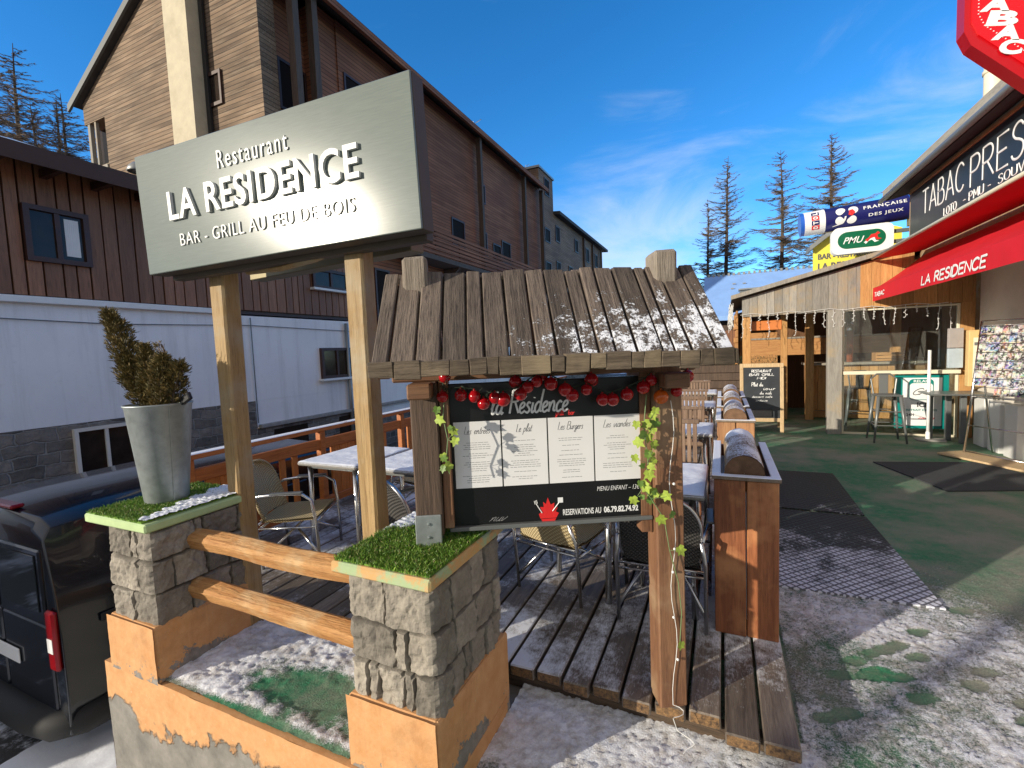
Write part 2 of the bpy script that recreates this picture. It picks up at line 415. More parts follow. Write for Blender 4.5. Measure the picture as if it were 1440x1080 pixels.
M['sideclad']=horiz_clad('red_boarding',(.25,.085,.037),(.39,.155,.074),.14,1,(.26,.14,.075),amt=.25)
M['greyclad']=horiz_clad('grey_boarding',(.22,.13,.08),(.33,.21,.135),.14,1,(.27,.22,.16),amt=.3)

def stained(name,c1,c2,c3):
    n=N(name); o=n.tc.outputs['Object']; a=n.noise(o,.8,5,.6); b=n.noise(n.map((3,3,.22)),1.2,6,.7); d=n.noise(o,9,5,.7)
    c=n.mix(n.ramp(a,[(.3,0),(.7,1)]),c1,c2); c=n.mix(n.ramp(b,[(.50,0),(.75,.6)]),c,c3); c=n.mix(n.ramp(d,[(.58,0),(.8,.35)]),c,c3)
    return n.fin(c,.88,0,n.bump(n.math('ADD',a,n.noise(o,30,5,.7)),.3,.01))
M['white']=stained('white_render',(.86,.85,.84),(.76,.76,.77),(.52,.51,.50))
M['whiteplain']=plain('white_plain',(.84,.835,.83),.85,var=.08,scale=1.2,bump=.3,fine=30,grime=(.60,.60,.62))
M['whitepaint']=plain('white_paint',(.75,.75,.73),.5,var=.04)
M['cream']=plain('cream_paint',(.78,.72,.55),.45,var=.05)
M['snow']=plain('snow',SNOW,.6,var=.03,scale=5,bump=.5,fine=40)
M['metal']=plain('aluminium',(.72,.72,.72),.22,1,var=.05)
M['steel']=plain('galvanised_steel',(.36,.40,.40),.45,.6,var=.18,scale=22,bump=.03)
M['greypaint']=plain('grey_paint',(.16,.17,.17),.35,.2,var=.05)
M['black']=plain('black_metal',(.02,.02,.022),.4,var=.2)
M['darkglass']=plain('dark_window',(.030,.021,.016),.10,0,var=.3,bump=0,spec=.22)
M['frame']=plain('brown_frame',(.055,.022,.014),.5,var=.2)
M['letter']=plain('white_letter',(.84,.85,.85),.4,var=.02,bump=0)
M['signletter']=plain('pale_sign_letter',(.66,.67,.66),.4,var=.03,bump=0)
M['signdark']=plain('dark_sign_panel',(.022,.03,.038),.35,var=.15,bump=.02)
M['redfab']=plain('red_awning_fabric',(.62,.008,.02),.75,var=.08,scale=3,bump=.1,fine=200)
M['redsign']=plain('red_sign_plastic',(.75,.004,.01),.25,var=.02,bump=0)
M['redside']=plain('red_sign_rim',(.42,.003,.008),.3,var=.03,bump=0)
M['navy']=plain('navy_sign',(.012,.014,.12),.3,var=.03,bump=0)
M['blue']=plain('blue_plastic',(.02,.12,.55),.3,var=.03,bump=0)
M['red']=plain('red_enamel',(.36,.006,.010),.15,var=.1,bump=0)
M['logored']=plain('logo_red',(.70,.02,.02),.5,var=.1,bump=0)
M['green']=plain('green_sign',(.005,.13,.06),.3,var=.05,bump=0)
M['yellow']=plain('yellow_sign',(.80,.68,.08),.6,var=.05)
M['teal']=plain('teal_panel',(.0,.22,.20),.35,var=.05,bump=0)
M['paper']=plain('menu_paper',(.80,.80,.80),.6,var=.02,bump=.02)
M['ink']=plain('ink',(.10,.10,.11),.7,bump=0)
M['inkpale']=plain('pale_ink',(.33,.33,.34),.7,bump=0)
M['boardblack']=plain('black_panel',(.008,.008,.009),.33,var=.3,scale=3,bump=.02)
M['concrete']=plain('concrete',(.30,.29,.27),.9,var=.2,scale=9,bump=.4)
def slabm():
    n=N('green_orange_slab'); o=n.tc.outputs['Object']; a=n.noise(o,7,5,.7)
    c=n.mix(n.ramp(a,[(.46,0),(.54,1)]),(.36,.46,.25),(.58,.35,.14)); c=n.mix(n.ramp(n.noise(o,30,5,.8),[(.5,0),(.75,.6)]),c,(.45,.42,.33))
    return n.fin(c,.85,0,n.bump(n.noise(o,40,5,.8),.4,.006))
M['slab']=slabm()
M['capgreen']=plain('painted_cap',(.42,.55,.27),.7,var=.12,scale=12,bump=.2)
M['rubber']=plain('rubber',(.012,.012,.012),.7)
M['chalk']=plain('chalkboard',(.035,.042,.05),.6,var=.25,scale=5)
M['pale']=wood('pale_frame',(.55,.38,.20),(.66,.50,.30),2,rough=.6,isl=.1)
M['beige']=plain('beige_render',(.70,.66,.58),.9,var=.06,scale=3,bump=.2,grime=(.58,.53,.46))
M['flue']=plain('pale_flue_boarding',(.52,.46,.33),.8,var=.12,scale=3,bump=.2,grime=(.40,.35,.24))
M['gutter']=plain('zinc',(.30,.31,.30),.45,.5,var=.1)
M['rooftile']=plain('dark_roof',(.05,.045,.045),.8,var=.3,scale=3)
M['glass']=glass_mat('window_glass')
M['tablesnow']=None
def table_snow():
    n=N('snowy_table_top'); o=n.tc.outputs['Object']
    a=n.noise(o,60,5,.75); b=n.noise(o,5,3,.5)
    m=n.ramp(n.math('ADD',n.math('MULTIPLY',a,.4),n.math('MULTIPLY',b,.6)),[(.28,0),(.36,1)])
    up=n.ramp(n.normal_z(),[(.5,0),(.8,1)]); m=n.math('MULTIPLY',m,up)
    return n.fin(n.mix(m,(.42,.40,.37),SNOW),.6,0,n.bump(n.math('ADD',m,n.math('MULTIPLY',a,2)),.9,.02))
M['tablesnow']=table_snow()
def brushed():
    n=N('brushed_sign_metal'); v=n.map((1.2,60,60)); g=n.noise(v,3,4,.6); o=n.noise(n.tc.outputs['Object'],2,3,.5)
    sm=n.ramp(n.noise(n.tc.outputs['Object'],26,4,.6),[(.70,0),(.76,1)])
    r=n.math('ADD',n.math('MULTIPLY',o,.02),.165)
    return n.fin(n.mix(n.ramp(g,[(.3,0),(.7,1)]),(.160,.188,.175),(.190,.220,.202)),r,.0,n.bump(n.math('ADD',o,n.math('MULTIPLY',sm,.02)),.04,.01),.28)
M['sign']=brushed()
M['signside']=plain('sign_side_metal',(.085,.066,.048),.65,.0,var=.15,scale=9,bump=.08)
def stone_mat(name,c1,c2,dark=.3):
    n=N(name); o=n.tc.outputs['Object']; isr=n.island()
    at=n.n.new('ShaderNodeAttribute'); at.attribute_name='tone'; t=at.outputs['Fac']
    a=n.noise(o,9,6,.7); b=n.noise(o,70,5,.8)
    c=n.mix(n.ramp(a,[(.3,0),(.7,1)]),c1,c2); c=n.mix(n.ramp(b,[(.45,0),(.8,.6)]),c,tuple(x*.5 for x in c1))
    c=n.mix(1.0,c,t,'MULTIPLY')
    return n.fin(c,.9,0,n.bump(n.math('ADD',a,b),.6,.006))
M['stone']=stone_mat('rough_stone',(.22,.195,.16),(.40,.36,.30))
def peel():
    n=N('peeling_orange_render'); s=n.sep(); o=n.tc.outputs['Object']
    a=n.noise(o,2.6,5,.62); f=n.math('ADD',s[2],n.math('MULTIPLY',n.math('SUBTRACT',a,.5),.75))
    sp=n.noise(o,9,4,.6); f=n.math('ADD',f,n.math('MULTIPLY',n.math('SUBTRACT',sp,.5),.12))
    m=n.ramp(n.math('SUBTRACT',f,1.0),[(.075,0),(.09,1)])  # local z: 1.0 is ~20 cm below wall top
    edge=n.ramp(n.math('SUBTRACT',f,1.0),[(.060,0),(.075,1),(.095,1),(.11,0)])
    og=n.mix(n.ramp(n.noise(o,14,5,.7),[(.3,0),(.7,1)]),(.56,.27,.10),(.66,.37,.17))
    og=n.mix(n.ramp(n.noise(o,40,5,.75),[(.62,0),(.7,.7)]),og,(.60,.50,.36))
    gr=n.mix(n.ramp(n.noise(o,6,6,.7),[(.3,0),(.7,1)]),(.14,.135,.12),(.30,.28,.25))
    c=n.mix(m,gr,og); c=n.mix(n.math('MULTIPLY',edge,.5),c,(.12,.09,.06))
    h=n.math('ADD',m,n.math('MULTIPLY',n.noise(o,50,5,.7),.25))
    return n.fin(c,.85,0,n.bump(h,.7,.008))
M['peel']=peel()
def orange_render():
    n=N('orange_render'); o=n.tc.outputs['Object']
    og=n.mix(n.ramp(n.noise(o,10,5,.7),[(.3,0),(.7,1)]),(.56,.27,.10),(.66,.37,.17))
    og=n.mix(n.ramp(n.noise(o,26,6,.8),[(.62,0),(.72,.8)]),og,(.60,.50,.36))
    og=n.mix(n.ramp(n.noise(o,4,6,.7),[(.55,0),(.8,.6)]),og,(.30,.14,.06))
    s=n.sep(); ch=n.math('SUBTRACT',n.noise(o,7,6,.7),n.math('MULTIPLY',s[2],.9)); m=n.ramp(ch,[(.50,0),(.515,1)])
    og=n.mix(m,og,n.mix(n.ramp(n.noise(o,20,5,.7),[(.3,0),(.7,1)]),(.16,.15,.13),(.33,.30,.27)))
    dr=n.noise(n.map((14,14,1.2)),1,5,.7); og=n.mix(n.ramp(dr,[(.55,0),(.8,.45)]),og,(.26,.13,.06))
    return n.fin(og,.85,0,n.bump(n.math('SUBTRACT',n.noise(o,60,5,.7),m),.45,.006))
M['orangerender']=orange_render()
def basestone():
    n=N('stone_base'); p=n.sep(); cb=n.n.new('ShaderNodeCombineXYZ'); n.l.new(p[1],cb.inputs[0]); n.l.new(p[2],cb.inputs[1])
    ds=n.noise(n.tc.outputs['Object'],1.7,3,.6,col=True); sc=n.n.new('ShaderNodeVectorMath'); sc.operation='SCALE'; n.l.new(ds,sc.inputs[0]); sc.inputs['Scale'].default_value=.22
    ad=n.n.new('ShaderNodeVectorMath'); ad.operation='ADD'; n.l.new(cb.outputs[0],ad.inputs[0]); n.l.new(sc.outputs[0],ad.inputs[1])
    br=n.n.new('ShaderNodeTexBrick'); n.l.new(ad.outputs[0],br.inputs['Vector']); br.inputs['Scale'].default_value=1.0; br.inputs['Brick Width'].default_value=.42; br.inputs['Row Height'].default_value=.17
    br.inputs['Mortar Size'].default_value=.014; br.inputs['Mortar Smooth'].default_value=.5; br.squash=.6; br.squash_frequency=3; br.offset=.37
    br.inputs['Color1'].default_value=(.09,.08,.07,1); br.inputs['Color2'].default_value=(.33,.29,.25,1); br.inputs['Mortar'].default_value=(.34,.32,.29,1)
    o=n.tc.outputs['Object']; c=n.mix(n.ramp(n.noise(o,7,6,.75),[(.35,0),(.75,.7)]),br.outputs['Color'],(.05,.046,.042))
    c=n.mix(n.ramp(n.noise(o,2,3,.6),[(.5,0),(.7,.35)]),c,(.30,.28,.25))
    h=n.math('ADD',n.math('SUBTRACT',1.0,br.outputs['Fac']),n.noise(o,14,5,.7))
    return n.fin(c,.9,0,n.bump(h,.9,.04))
M['basestone']=basestone()
def carpet():
    n=N('green_terrace_carpet'); o=n.tc.outputs['Object']
    at=n.n.new('ShaderNodeAttribute'); at.attribute_name='snow'; s=at.outputs['Fac']
    a=n.noise(o,1.1,5,.65); f=n.noise(o,130,3,.8); m5=n.noise(o,14,6,.75)
    c=n.mix(n.ramp(a,[(.40,0),(.60,1)]),(.03,.25,.11),(.32,.33,.26))
    c=n.mix(n.ramp(m5,[(.42,0),(.7,.6)]),c,(.30,.28,.22))
    c=n.mix(n.ramp(f,[(.35,.55),(.6,0)]),c,(.02,.04,.03))
    sm=n.math('ADD',s,n.math('MULTIPLY',n.math('SUBTRACT',f,.5),.9)); sm=n.ramp(sm,[(.40,0),(.62,1)])
    dirty=n.mix(n.ramp(m5,[(.42,0),(.70,1)]),SNOW,(.50,.46,.40))
    c=n.mix(sm,c,dirty)
    return n.fin(c,.8,0,n.bump(n.math('ADD',f,n.math('MULTIPLY',sm,.8)),.9,.006))
M['carpet']=carpet()
def matmat(nm,thr):
    n=N(nm); s=n.sep(); k=1/.048
    a=n.math('MULTIPLY',n.math('ADD',s[0],s[1]),k*.7071); b=n.math('MULTIPLY',n.math('SUBTRACT',s[0],s[1]),k*.7071)
    fa=n.math('ABSOLUTE',n.math('SUBTRACT',n.math('FRACT',a),.5)); fb=n.math('ABSOLUTE',n.math('SUBTRACT',n.math('FRACT',b),.5))
    hole=n.ramp(n.math('MAXIMUM',fa,fb),[(.34,1),(.38,0)])
    o=n.tc.outputs['Object']
    m=n.math('ADD',n.math('MULTIPLY',n.noise(o,3.2,5,.7),.7),n.math('MULTIPLY',n.noise(o,60,4,.8),.4))
    m=n.math('SUBTRACT',m,n.math('MULTIPLY',s[1],.20))
    sn=n.ramp(m,[(thr,0),(thr+.12,.95)])
    sn2=n.math('MULTIPLY',sn,n.math('ADD',n.math('MULTIPLY',hole,.8),.2))
    dust=n.math('MULTIPLY',n.ramp(n.noise(o,45,5,.8),[(.6,0),(.72,.6)]),1)
    c=n.mix(hole,(.012,.012,.014),(.03,.05,.04)); c=n.mix(n.math('MAXIMUM',sn2,n.math('MULTIPLY',dust,.35)),c,(.72,.74,.82))
    return n.fin(c,.6,0,n.bump(n.math('SUBTRACT',1.0,hole),.8,.01))
M['mat']=matmat('black_ring_mat',.52); M['matclear']=matmat('clear_ring_mat',.72)
M['matgrey']=plain('grey_door_mat',(.045,.05,.055),.9,var=.2,bump=.4,fine=150)
M['matlight']=None
def wicker(name,c1,c2):
    n=N(name); s=n.sep(); o=n.tc.outputs['Object']
    w=n.math('SINE',n.math('MULTIPLY',s[0],260)); w2=n.math('SINE',n.math('ADD',n.math('MULTIPLY',s[2],330),n.math('MULTIPLY',s[1],330)))
    h=n.math('MULTIPLY',w,w2); c=n.mix(n.ramp(h,[(0,0),(.6,1)]),c1,c2)
    return n.fin(c,.7,0,n.bump(h,.6,.006))
M['wicker']=wicker('cream_wicker',(.34,.26,.13),(.62,.52,.32))
M['wickerdark']=wicker('dark_wicker',(.03,.028,.026),(.09,.085,.08))
def asphalt_snow():
    n=N('street_snow'); o=n.tc.outputs['Object']; a=n.noise(o,.5,5,.6); b=n.noise(o,9,6,.75)
    f=n.math('ADD',n.math('MULTIPLY',a,.7),n.math('MULTIPLY',b,.3)); m=n.ramp(f,[(.54,0),(.60,1)])
    c=n.mix(m,(.045,.043,.042),(.74,.78,.88)); return n.fin(c,.75,0,n.bump(n.math('ADD',m,b),.5,.03))
M['street']=asphalt_snow()
M['leaf']=plain('ivy_leaf',(.30,.40,.05),.6,var=.5,scale=30,bump=.05)
M['leafdark']=plain('ivy_leaf_dark',(.12,.22,.03),.5,var=.35,scale=30,bump=.05)
def turf():
    n=N('artificial_turf'); r=n.island(); c=n.ramp(r,[(0,(.05,.13,.01)),(.5,(.12,.26,.025)),(.86,(.24,.37,.05)),(.93,(.34,.33,.12)),(1,(.30,.24,.12))]); return n.fin(c,.45)
M['turf']=turf()
def needles():
    n=N('conifer_needles'); r=n.island(); s=n.sep()
    c=n.ramp(r,[(0,(.05,.045,.015)),(.4,(.13,.11,.03)),(.7,(.21,.14,.04)),(1,(.28,.21,.07))]); return n.fin(c,.7)
M['needles']=needles()
M['twig']=plain('twig',(.10,.07,.05),.85)
M['bark']=plain('larch_bark',(.075,.06,.05),.9,var=.3,scale=8)
M['larch']=plain('larch_twigs',(.17,.125,.085),.9,var=.3,scale=2)
M['vanpaint']=plain('dark_van_paint',(.006,.009,.015),.22,.1,var=.05,bump=.01); M['vanpaint'].node_tree.nodes['Principled BSDF'].inputs['Coat Weight'].default_value=.5
M['vanglass']=plain('van_glass',(.02,.025,.028),.05,.0,bump=0)
M['taillamp']=plain('tail_lamp',(.22,.003,.006),.15,bump=0)
M['frost']=plain('frosted_roof',(.34,.36,.40),.6,var=.2,scale=4,bump=.2)

# ------------------------------------------------------------------ helpers for surfaces
def sm(x,a,b): 
    t=max(0,min(1,(x-a)/(b-a))); return t*t*(3-2*t)
def fbm(x,y,z=0,o=4,r=.5):
    s=0;a=1;t=0;f=1
    for _ in range(o): s+=a*noise.noise(V((x*f,y*f,z*f+_*7.1)));t+=a;a*=r;f*=2.1
    return s/t
def snow_grid(name,x0,x1,y0,y1,res,fn,mat):
    nx=int((x1-x0)/res)+1; ny=int((y1-y0)/res)+1; vs=[];at=[]
    for j in range(ny):
        y=y0+(y1-y0)*j/(ny-1)
        for i in range(nx):
            x=x0+(x1-x0)*i/(nx-1); z,s=fn(x,y); vs.append((x,y,z)); at.append(s)
    fs=[(j*nx+i,j*nx+i+1,(j+1)*nx+i+1,(j+1)*nx+i) for j in range(ny-1) for i in range(nx-1)]
    me=bpy.data.meshes.new(name); me.from_pydata(vs,[],fs); me.update()
    a=me.attributes.new('snow','FLOAT','POINT'); a.data.foreach_set('value',at)
    for p in me.polygons: p.use_smooth=True
    return obj(name,me,mat)

# ------------------------------------------------------------------ ground
prints=[(.86,3.05),(.93,2.98),(.72,2.93),(.66,2.72),(.83,2.62),(1.18,2.95),(1.2,2.62),(1.55,3.25),(.62,2.83),(.53,2.68),(.71,2.78),(.79,2.76),(1.01,3.24),(1.10,2.82),(1.32,3.59),(.79,2.99),(.41,2.34),(.50,2.40),(1.45,2.6),(1.7,3.0),(1.25,2.75)]
def terr(x,y):
    big=fbm(x*1.3,y*1.3,3,3); mid=fbm(x*11+y*3,y*8-x*3,5,4,.7); fine=fbm(x*60,y*60,9,2,.7)
    am=.60-.66*sm(y+big*.9,3.3,5.0)-.25*sm(x,1.9,3.2)*sm(y,2.4,3.6)
    if x<.3: am=.66*sm(y+big*.5,1.42,1.72)+.1
    if x<.3 and y>2.14: am=.3
    am-=.45*math.exp(-((x-1.85)**2/.10+(y-3.75)**2/.10))
    am-=.30*math.exp(-((x-.55)**2/.08+(y-1.95)**2/.05))
    am+=.25*math.exp(-((x-.30)**2/.01+(y-1.9)**2/.15))
    s=am+big*.34+mid*.30+fine*.22
    for (a,b) in prints:
        d=((x-a)*.5-(y-b)*.87)**2/.0007+((y-b)*.5+(x-a)*.87)**2/.0026
        d*=1+.9*fbm(x*16+a*9,y*16,7,2)
        if d<3: s-=(.75+.25*math.sin(a*40))*math.exp(-d*d*.6)
    s=max(0,min(1,s))
    return .010*s+.015*s*(fine+mid*.7)+.002*fine, s
near=snow_grid('terrace_ground',-.93,3.72,.35,6.0,.0125,terr,M['carpet']); tag(near,'green carpeted terrace with thin trampled snow','ground',kind='structure')
def terr2(x,y): 
    s=.18+.3*fbm(x*1.1,y*1.1,1,3)+.25*fbm(x*9,y*9,2,2); return .0,max(0,min(1,s*(1-.6*sm(y,6,8))))
far=snow_grid('terrace_far_ground',-.9,9.5,6.0,15,.12,terr2,M['carpet']); tag(far,kind='structure')
beh=snow_grid('terrace_near_ground',-.93,9.5,-6,.35,.12,terr2,M['carpet']); tag(beh,kind='structure')
side=snow_grid('terrace_side_ground',3.72,9.5,.35,6,.2,terr2,M['carpet']); tag(side,kind='structure')
b=MB(); b.box(-.93,9.5,-6,15,-1.4,-.02); b.box(-3.85,-.93,1.85,24,-1.4,-.03)
tag(obj('terrace_slab',b,M['concrete']),kind='structure')
b=MB(); b.quadmesh([(-900,-900,-1.1),(900,-900,-1.1),(900,900,-1.1),(-900,900,-1.1)],[(0,1,2,3)])
tag(obj('street_ground',b,M['street']),kind='structure')
# ploughed snow on the street edge
def bank(x,y):
    h=.10*math.exp(-((x+3.85)**2)/.25)*(1+.5*fbm(x*3,y*3)); return -1.095+h+.03*abs(fbm(x*6,y*6,4)),1
sb=snow_grid('snow_bank',-4.7,-3.15,-1,2.4,.05,bank,M['snow']); tag(sb,kind='structure')
# snowy hill far off
def hill(x,y):
    d=((x+4)/34)**2+((y-150)/40)**2; return -2+17*math.exp(-d*1.2)+1.2*fbm(x*.06,y*.06),1
hl=snow_grid('snowy_hill',-60,60,105,190,2.5,hill,M['snow']); tag(hl,kind='structure')
M['aptglass']=plain('dim_window',(.018,.011,.008),.6,bump=0,spec=.05)
# ------------------------------------------------------------------ chalet on the left
def window(parent,y0,y1,z0,z1,x,mull=1,mat=None,d=.06,pane='pane',sill=False,fw=.07,framemat=None):
    """window in a wall that faces +X"""
    f=MB(); fm=framemat or M['frame']
    f.box(x-.02,x+d,y0-fw,y1+fw,z0-fw,z0); f.box(x-.02,x+d,y0-fw,y1+fw,z1,z1+fw)
    f.box(x-.02,x+d,y0-fw,y0,z0,z1); f.box(x-.02,x+d,y1,y1+fw,z0,z1)
    for k in range(mull):
        c=y0+(y1-y0)*(k+1)/(mull+1); f.box(x-.02,x+d-.015,c-fw*.45,c+fw*.45,z0,z1)
    o=obj('window',f,fm,parent)
    p=MB(); p.box(x-.05,x+.012,y0,y1,z0,z1); obj(pane,p,M['darkglass'],o)
    if sill:
        s=MB(); s.bev(x,x+.16,y0-.15,y1+.15,z0-fw-.06,z0-fw-.002,.01); obj('sill',s,M['whitepaint'],o)
    return o
ch=thing('chalet','dark red brown boarded chalet over a white rendered wall with stone base','house',(-9,6,-1.1))
b=MB(); y=2.2
while y<9.8:
    w=random.uniform(.15,.24); w=min(w,9.8-y)
    if not(3.25<y+w/2<4.05):
        b.box(-9.06,-8.99+random.uniform(-.006,.006),y+.012,y+w-.012,2.78,4.75)
    else:
        b.box(-9.06,-8.99,y+.012,y+w-.012,2.78,3.28); b.box(-9.06,-8.99,y+.012,y+w-.012,4.06,4.75)
    y+=w
obj('cladding',b,M['clad'],ch)
b=MB(); b.box(-15,-9.06,2.2,9.7,2.7,4.7); obj('upper_wall',b,M['frame'],ch)
b=MB(); b.box(-15,-9.0,2.2,9.75,.87,2.66)
obj('wall',b,M['white'],ch)
b=MB(); b.box(-15,-9.002,6.6,9.75,.29,.868); obj('lower_wall',b,M['white'],ch)
b=MB(); b.box(-15,-8.97,2.2,6.6,-1.1,.868); obj('stone_base',b,M['basestone'],ch)
b=MB(); b.bev(-9.05,-8.90,2.2,6.3,2.66,2.76,.01); obj('ledge',b,M['whitepaint'],ch)
# roof with eave over the street
b=MB(); T=Matrix.Translation((-8.35,0,4.62))@Matrix.Rotation(R_(14),4,'Y')
b.box(-7,0,1.7,9.7,0,.07,T=T); obj('roof',b,M['rooftile'],ch)
b=MB(); b.box(-.02,.05,1.7,9.7,-.16,.06,T=T); obj('fascia_board',b,M['frame'],ch)
b=MB(); b.tube([(-8.5-.06*random.random(),1.8+k*.26,4.72+.01*random.random()) for k in range(31)],[random.uniform(.008,.04) for k in range(31)],7)
obj('roof_snow',b,M['snow'],ch,smooth=True)
for k in range(14):
    b=MB(); b.box(-9,-8.4,2.3+k*.6,2.38+k*.6,4.48,4.60); obj('rafter_tail',b,M['frame'],ch)
w_=window(ch,3.33,3.94,3.34,4.0,-8.99,1); 
c=MB()
for q in range(14): c.box(-8.975,-8.972+.004*(q%2),3.72+q*.012,3.732+q*.012,3.4,3.95)
obj('curtain',c,M['whitepaint'],w_)
window(ch,8.40,9.45,3.50,3.85,-8.99,1,sill=True)
window(ch,8.49,9.40,1.28,1.90,-8.98,1,sill=True)
window(ch,3.60,4.32,-.10,.74,-8.96,1,framemat=M['beige'],fw=.05)
# long white base wall further up the street
bw=thing('street_wall','long white rendered wall with a grey ledge running up the street','wall',(-9,18,-1.1))
b=MB(); b.box(-12,-9.0,9.76,34,.0,1.9); obj('wall',b,M['white'],bw)
b=MB(); b.box(-12,-9.0,9.76,34,-1.1,-.001);b.box(-9,-8.985,6.61,9.76,-1.1,.28);b.box(-8.985,-8.97,10.5,13.2,-.9,-.35); b.box(-8.985,-8.97,16,20,-.9,-.3); obj('dark_base',b,M['basestone'],bw)
b=MB(); b.bev(-9,-8.9,6.65,34,.28,.36,.01); obj('ledge',b,M['concrete'],bw)
b=MB()
for yy in (7.0,8.9): b.box(-8.985,-8.975,yy,yy+.9,-.55,.2)
obj('dark_opening',b,M['darkglass'],bw)
b=MB(); b.quadmesh([(-12,9.85,1.93),(-9,9.85,1.93),(-9,34,1.93),(-12,34,1.93)],[(0,1,2,3)]); obj('snow_cover',b,M['snow'],bw)

b=MB(); b.tube([(-8.96,6.62,.4),(-8.96,6.62,2.62)],.012,6); b.tube([(-8.97,2.3,2.45),(-8.97,4.2,2.40),(-8.97,6.6,2.46),(-8.97,9.6,2.40)],.008,5); obj('cable',b,M['greypaint'],ch)
b=MB(); b.tube([(-8.93,9.3,-1),(-8.93,9.3,2.6)],.045,10); obj('downpipe',b,M['gutter'],ch,smooth=True)
# ------------------------------------------------------------------ big wooden residence
bb=thing('apartment_building','tall wooden apartment block with weathered gable and long red boarded side','building',(-14,20,-1.1))
X=-12
# gable end (faces -Y) : eave left z 11.2 at x -22.3, rising right; recess on the corner
b=MB()
gp=[(-22.0,-1.1),(-12.02,-1.1),(-12.02,12.6),(-14.5,15.35),(-22.0,11.2)]
gp=[(-21.5,-1.1),(-12.0,-1.1),(-12.0,13.35),(-15.1,15.05),(-21.5,11.45)]
gx=sorted({p[0] for p in gp})
def topz(x): 
    return 15.05-(-15.1-x)*(15.05-11.45)/6.4 if x<-15.1 else 15.05-(x+15.1)*(15.05-13.35)/3.1
b.prism([(-21.5,-1.1),(-20.15,-1.1),(-20.15,9.1),(-21.5,9.1)],9.83,10.4,'y')
b.prism([(-20.15,-1.1),(-12.0,-1.1),(-12.0,13.35),(-15.1,15.05),(-20.15,topz(-20.15)),(-20.15,9.1)],9.83,10.4,'y')
b.prism([(-21.5,10.7),(-20.15,10.7),(-20.15,topz(-20.15)),(-21.5,11.45)],9.83,10.4,'y')
obj('gable_wall',b,M['gableclad'],bb)
b=MB(); b.box(-21.45,-12.05,12.0,32.4,-1.1,11.2); b.box(-18,-12.05,12.0,32.4,11.2,13.3); b.box(-12.05,-12.0,12.9,32.4,-1.1,13.3); obj('side_wall',b,M['sideclad'],bb)
b=MB(); b.box(-20.2,-12.6,10.4,12.0,-1.1,13.2); obj('recess_wall',b,M['sideclad'],bb)
# left balcony notch
b=MB(); b.box(-21.35,-21.2,9.85,9.98,9.1,10.7); b.box(-20.9,-20.8,9.85,9.95,9.1,10.7); obj('balcony_post',b,M['gray'],bb)
b=MB(); b.box(-21.4,-20.2,10.2,10.25,9.1,10.6); obj('window',b,M['darkglass'],bb)
b=MB(); 
for q in range(4): b.box(-21.52,-20.16,9.78,9.82,8.15+q*.24,8.33+q*.24)
obj('balcony_board',b,M['gray'],bb)
# roof
def slab2(p0,p1,y0,y1,t,mat,name,over=0):
    b=MB(); b.prism([(p0[0],p0[1]),(p1[0],p1[1]),(p1[0],p1[1]+t),(p0[0],p0[1]+t)],y0,y1,'y'); return obj(name,b,mat,bb)
slab2((-21.75,11.36),(-15.1,15.10),9.66,33,.22,M['rooftile'],'roof')
slab2((-15.1,15.10),(-11.35,13.04),9.66,32.3,.22,M['rooftile'],'roof')
b=MB(); b.prism([(-22.0,11.2),(-15.1,15.07),(-15.1,15.33),(-22.0,11.46)],9.58,9.655,'y'); b.prism([(-15.1,15.07),(-11.3,12.98),(-11.3,13.25),(-15.1,15.33)],9.58,9.655,'y'); obj('barge_board',b,plain('dark_zinc',(.10,.11,.115),.6,.1),bb)
b=MB(); b.box(-11.35,-11.22,9.66,32.3,12.95,13.2); obj('eave_board',b,M['sideclad'],bb)
# posts of the side
for yy in (10.75,11.5,22.5,28.6,31.8):
    b=MB(); b.box(-11.75,-11.5,yy-.11,yy+.11,5.0 if yy>15 else 8,13.0); obj('post',b,M['dark'],bb)
# balcony
b=MB()
for q in range(6): b.box(-11.05,-11.0,14.6,31.9,5.95+q*.19,6.08+q*.19)
for yy in range(15,32,2): b.box(-11.1,-11.05,yy,yy+.09,5.8,7.0)
obj('balcony_railing',b,M['sideclad'],bb)
b=MB(); b.box(-12,-11.0,14.6,31.9,5.7,5.9)
for yy in (16,19,22,25,28,31): b.prism([(-12,5.7),(-11.1,5.7),(-12,4.9)],yy,yy+.15,'y')
obj('balcony_floor',b,M['dark'],bb)
def bwin(y0,y1,z0,z1,x=-12.0):
    f=MB(); f.box(x-.02,x+.05,y0-.08,y1+.08,z0-.08,z0);f.box(x-.02,x+.05,y0-.08,y1+.08,z1,z1+.08);f.box(x-.02,x+.05,y0-.08,y0,z0,z1);f.box(x-.02,x+.05,y1,y1+.08,z0,z1)
    o=obj('window',f,M['frame'],bb); p=MB(); p.box(x-.03,x+.015,y0,y1,z0,z1); obj('pane',p,M['aptglass'],o)
for a in [(23.0,23.6,10.0,10.9),(20.0,21.1,7.1,8.3),(22.95,23.6,7.1,8.3),(24.5,25.4,7.2,7.9),(25.7,26.8,7.1,8.3),(14.2,14.9,3.0,5.0),(12.9,13.5,3.1,5.2),(13.2,14.4,10.2,11.6),(17.4,18.2,3.6,4.9)]: bwin(*a)
bwin(10.95,11.9,9.7,11.1,-12.58)
# small gable window
b=MB(); b.box(-14.5,-13.7,9.76,9.828,9.55,9.65);b.box(-14.5,-13.7,9.76,9.828,10.45,10.55);b.box(-14.5,-14.42,9.76,9.828,9.65,10.45);b.box(-13.78,-13.7,9.76,9.828,9.65,10.45); o=obj('window',b,M['frame'],bb)
b=MB(); b.box(-14.42,-13.78,9.81,9.83-.004,9.65,10.45); obj('pane',b,M['darkglass'],o)
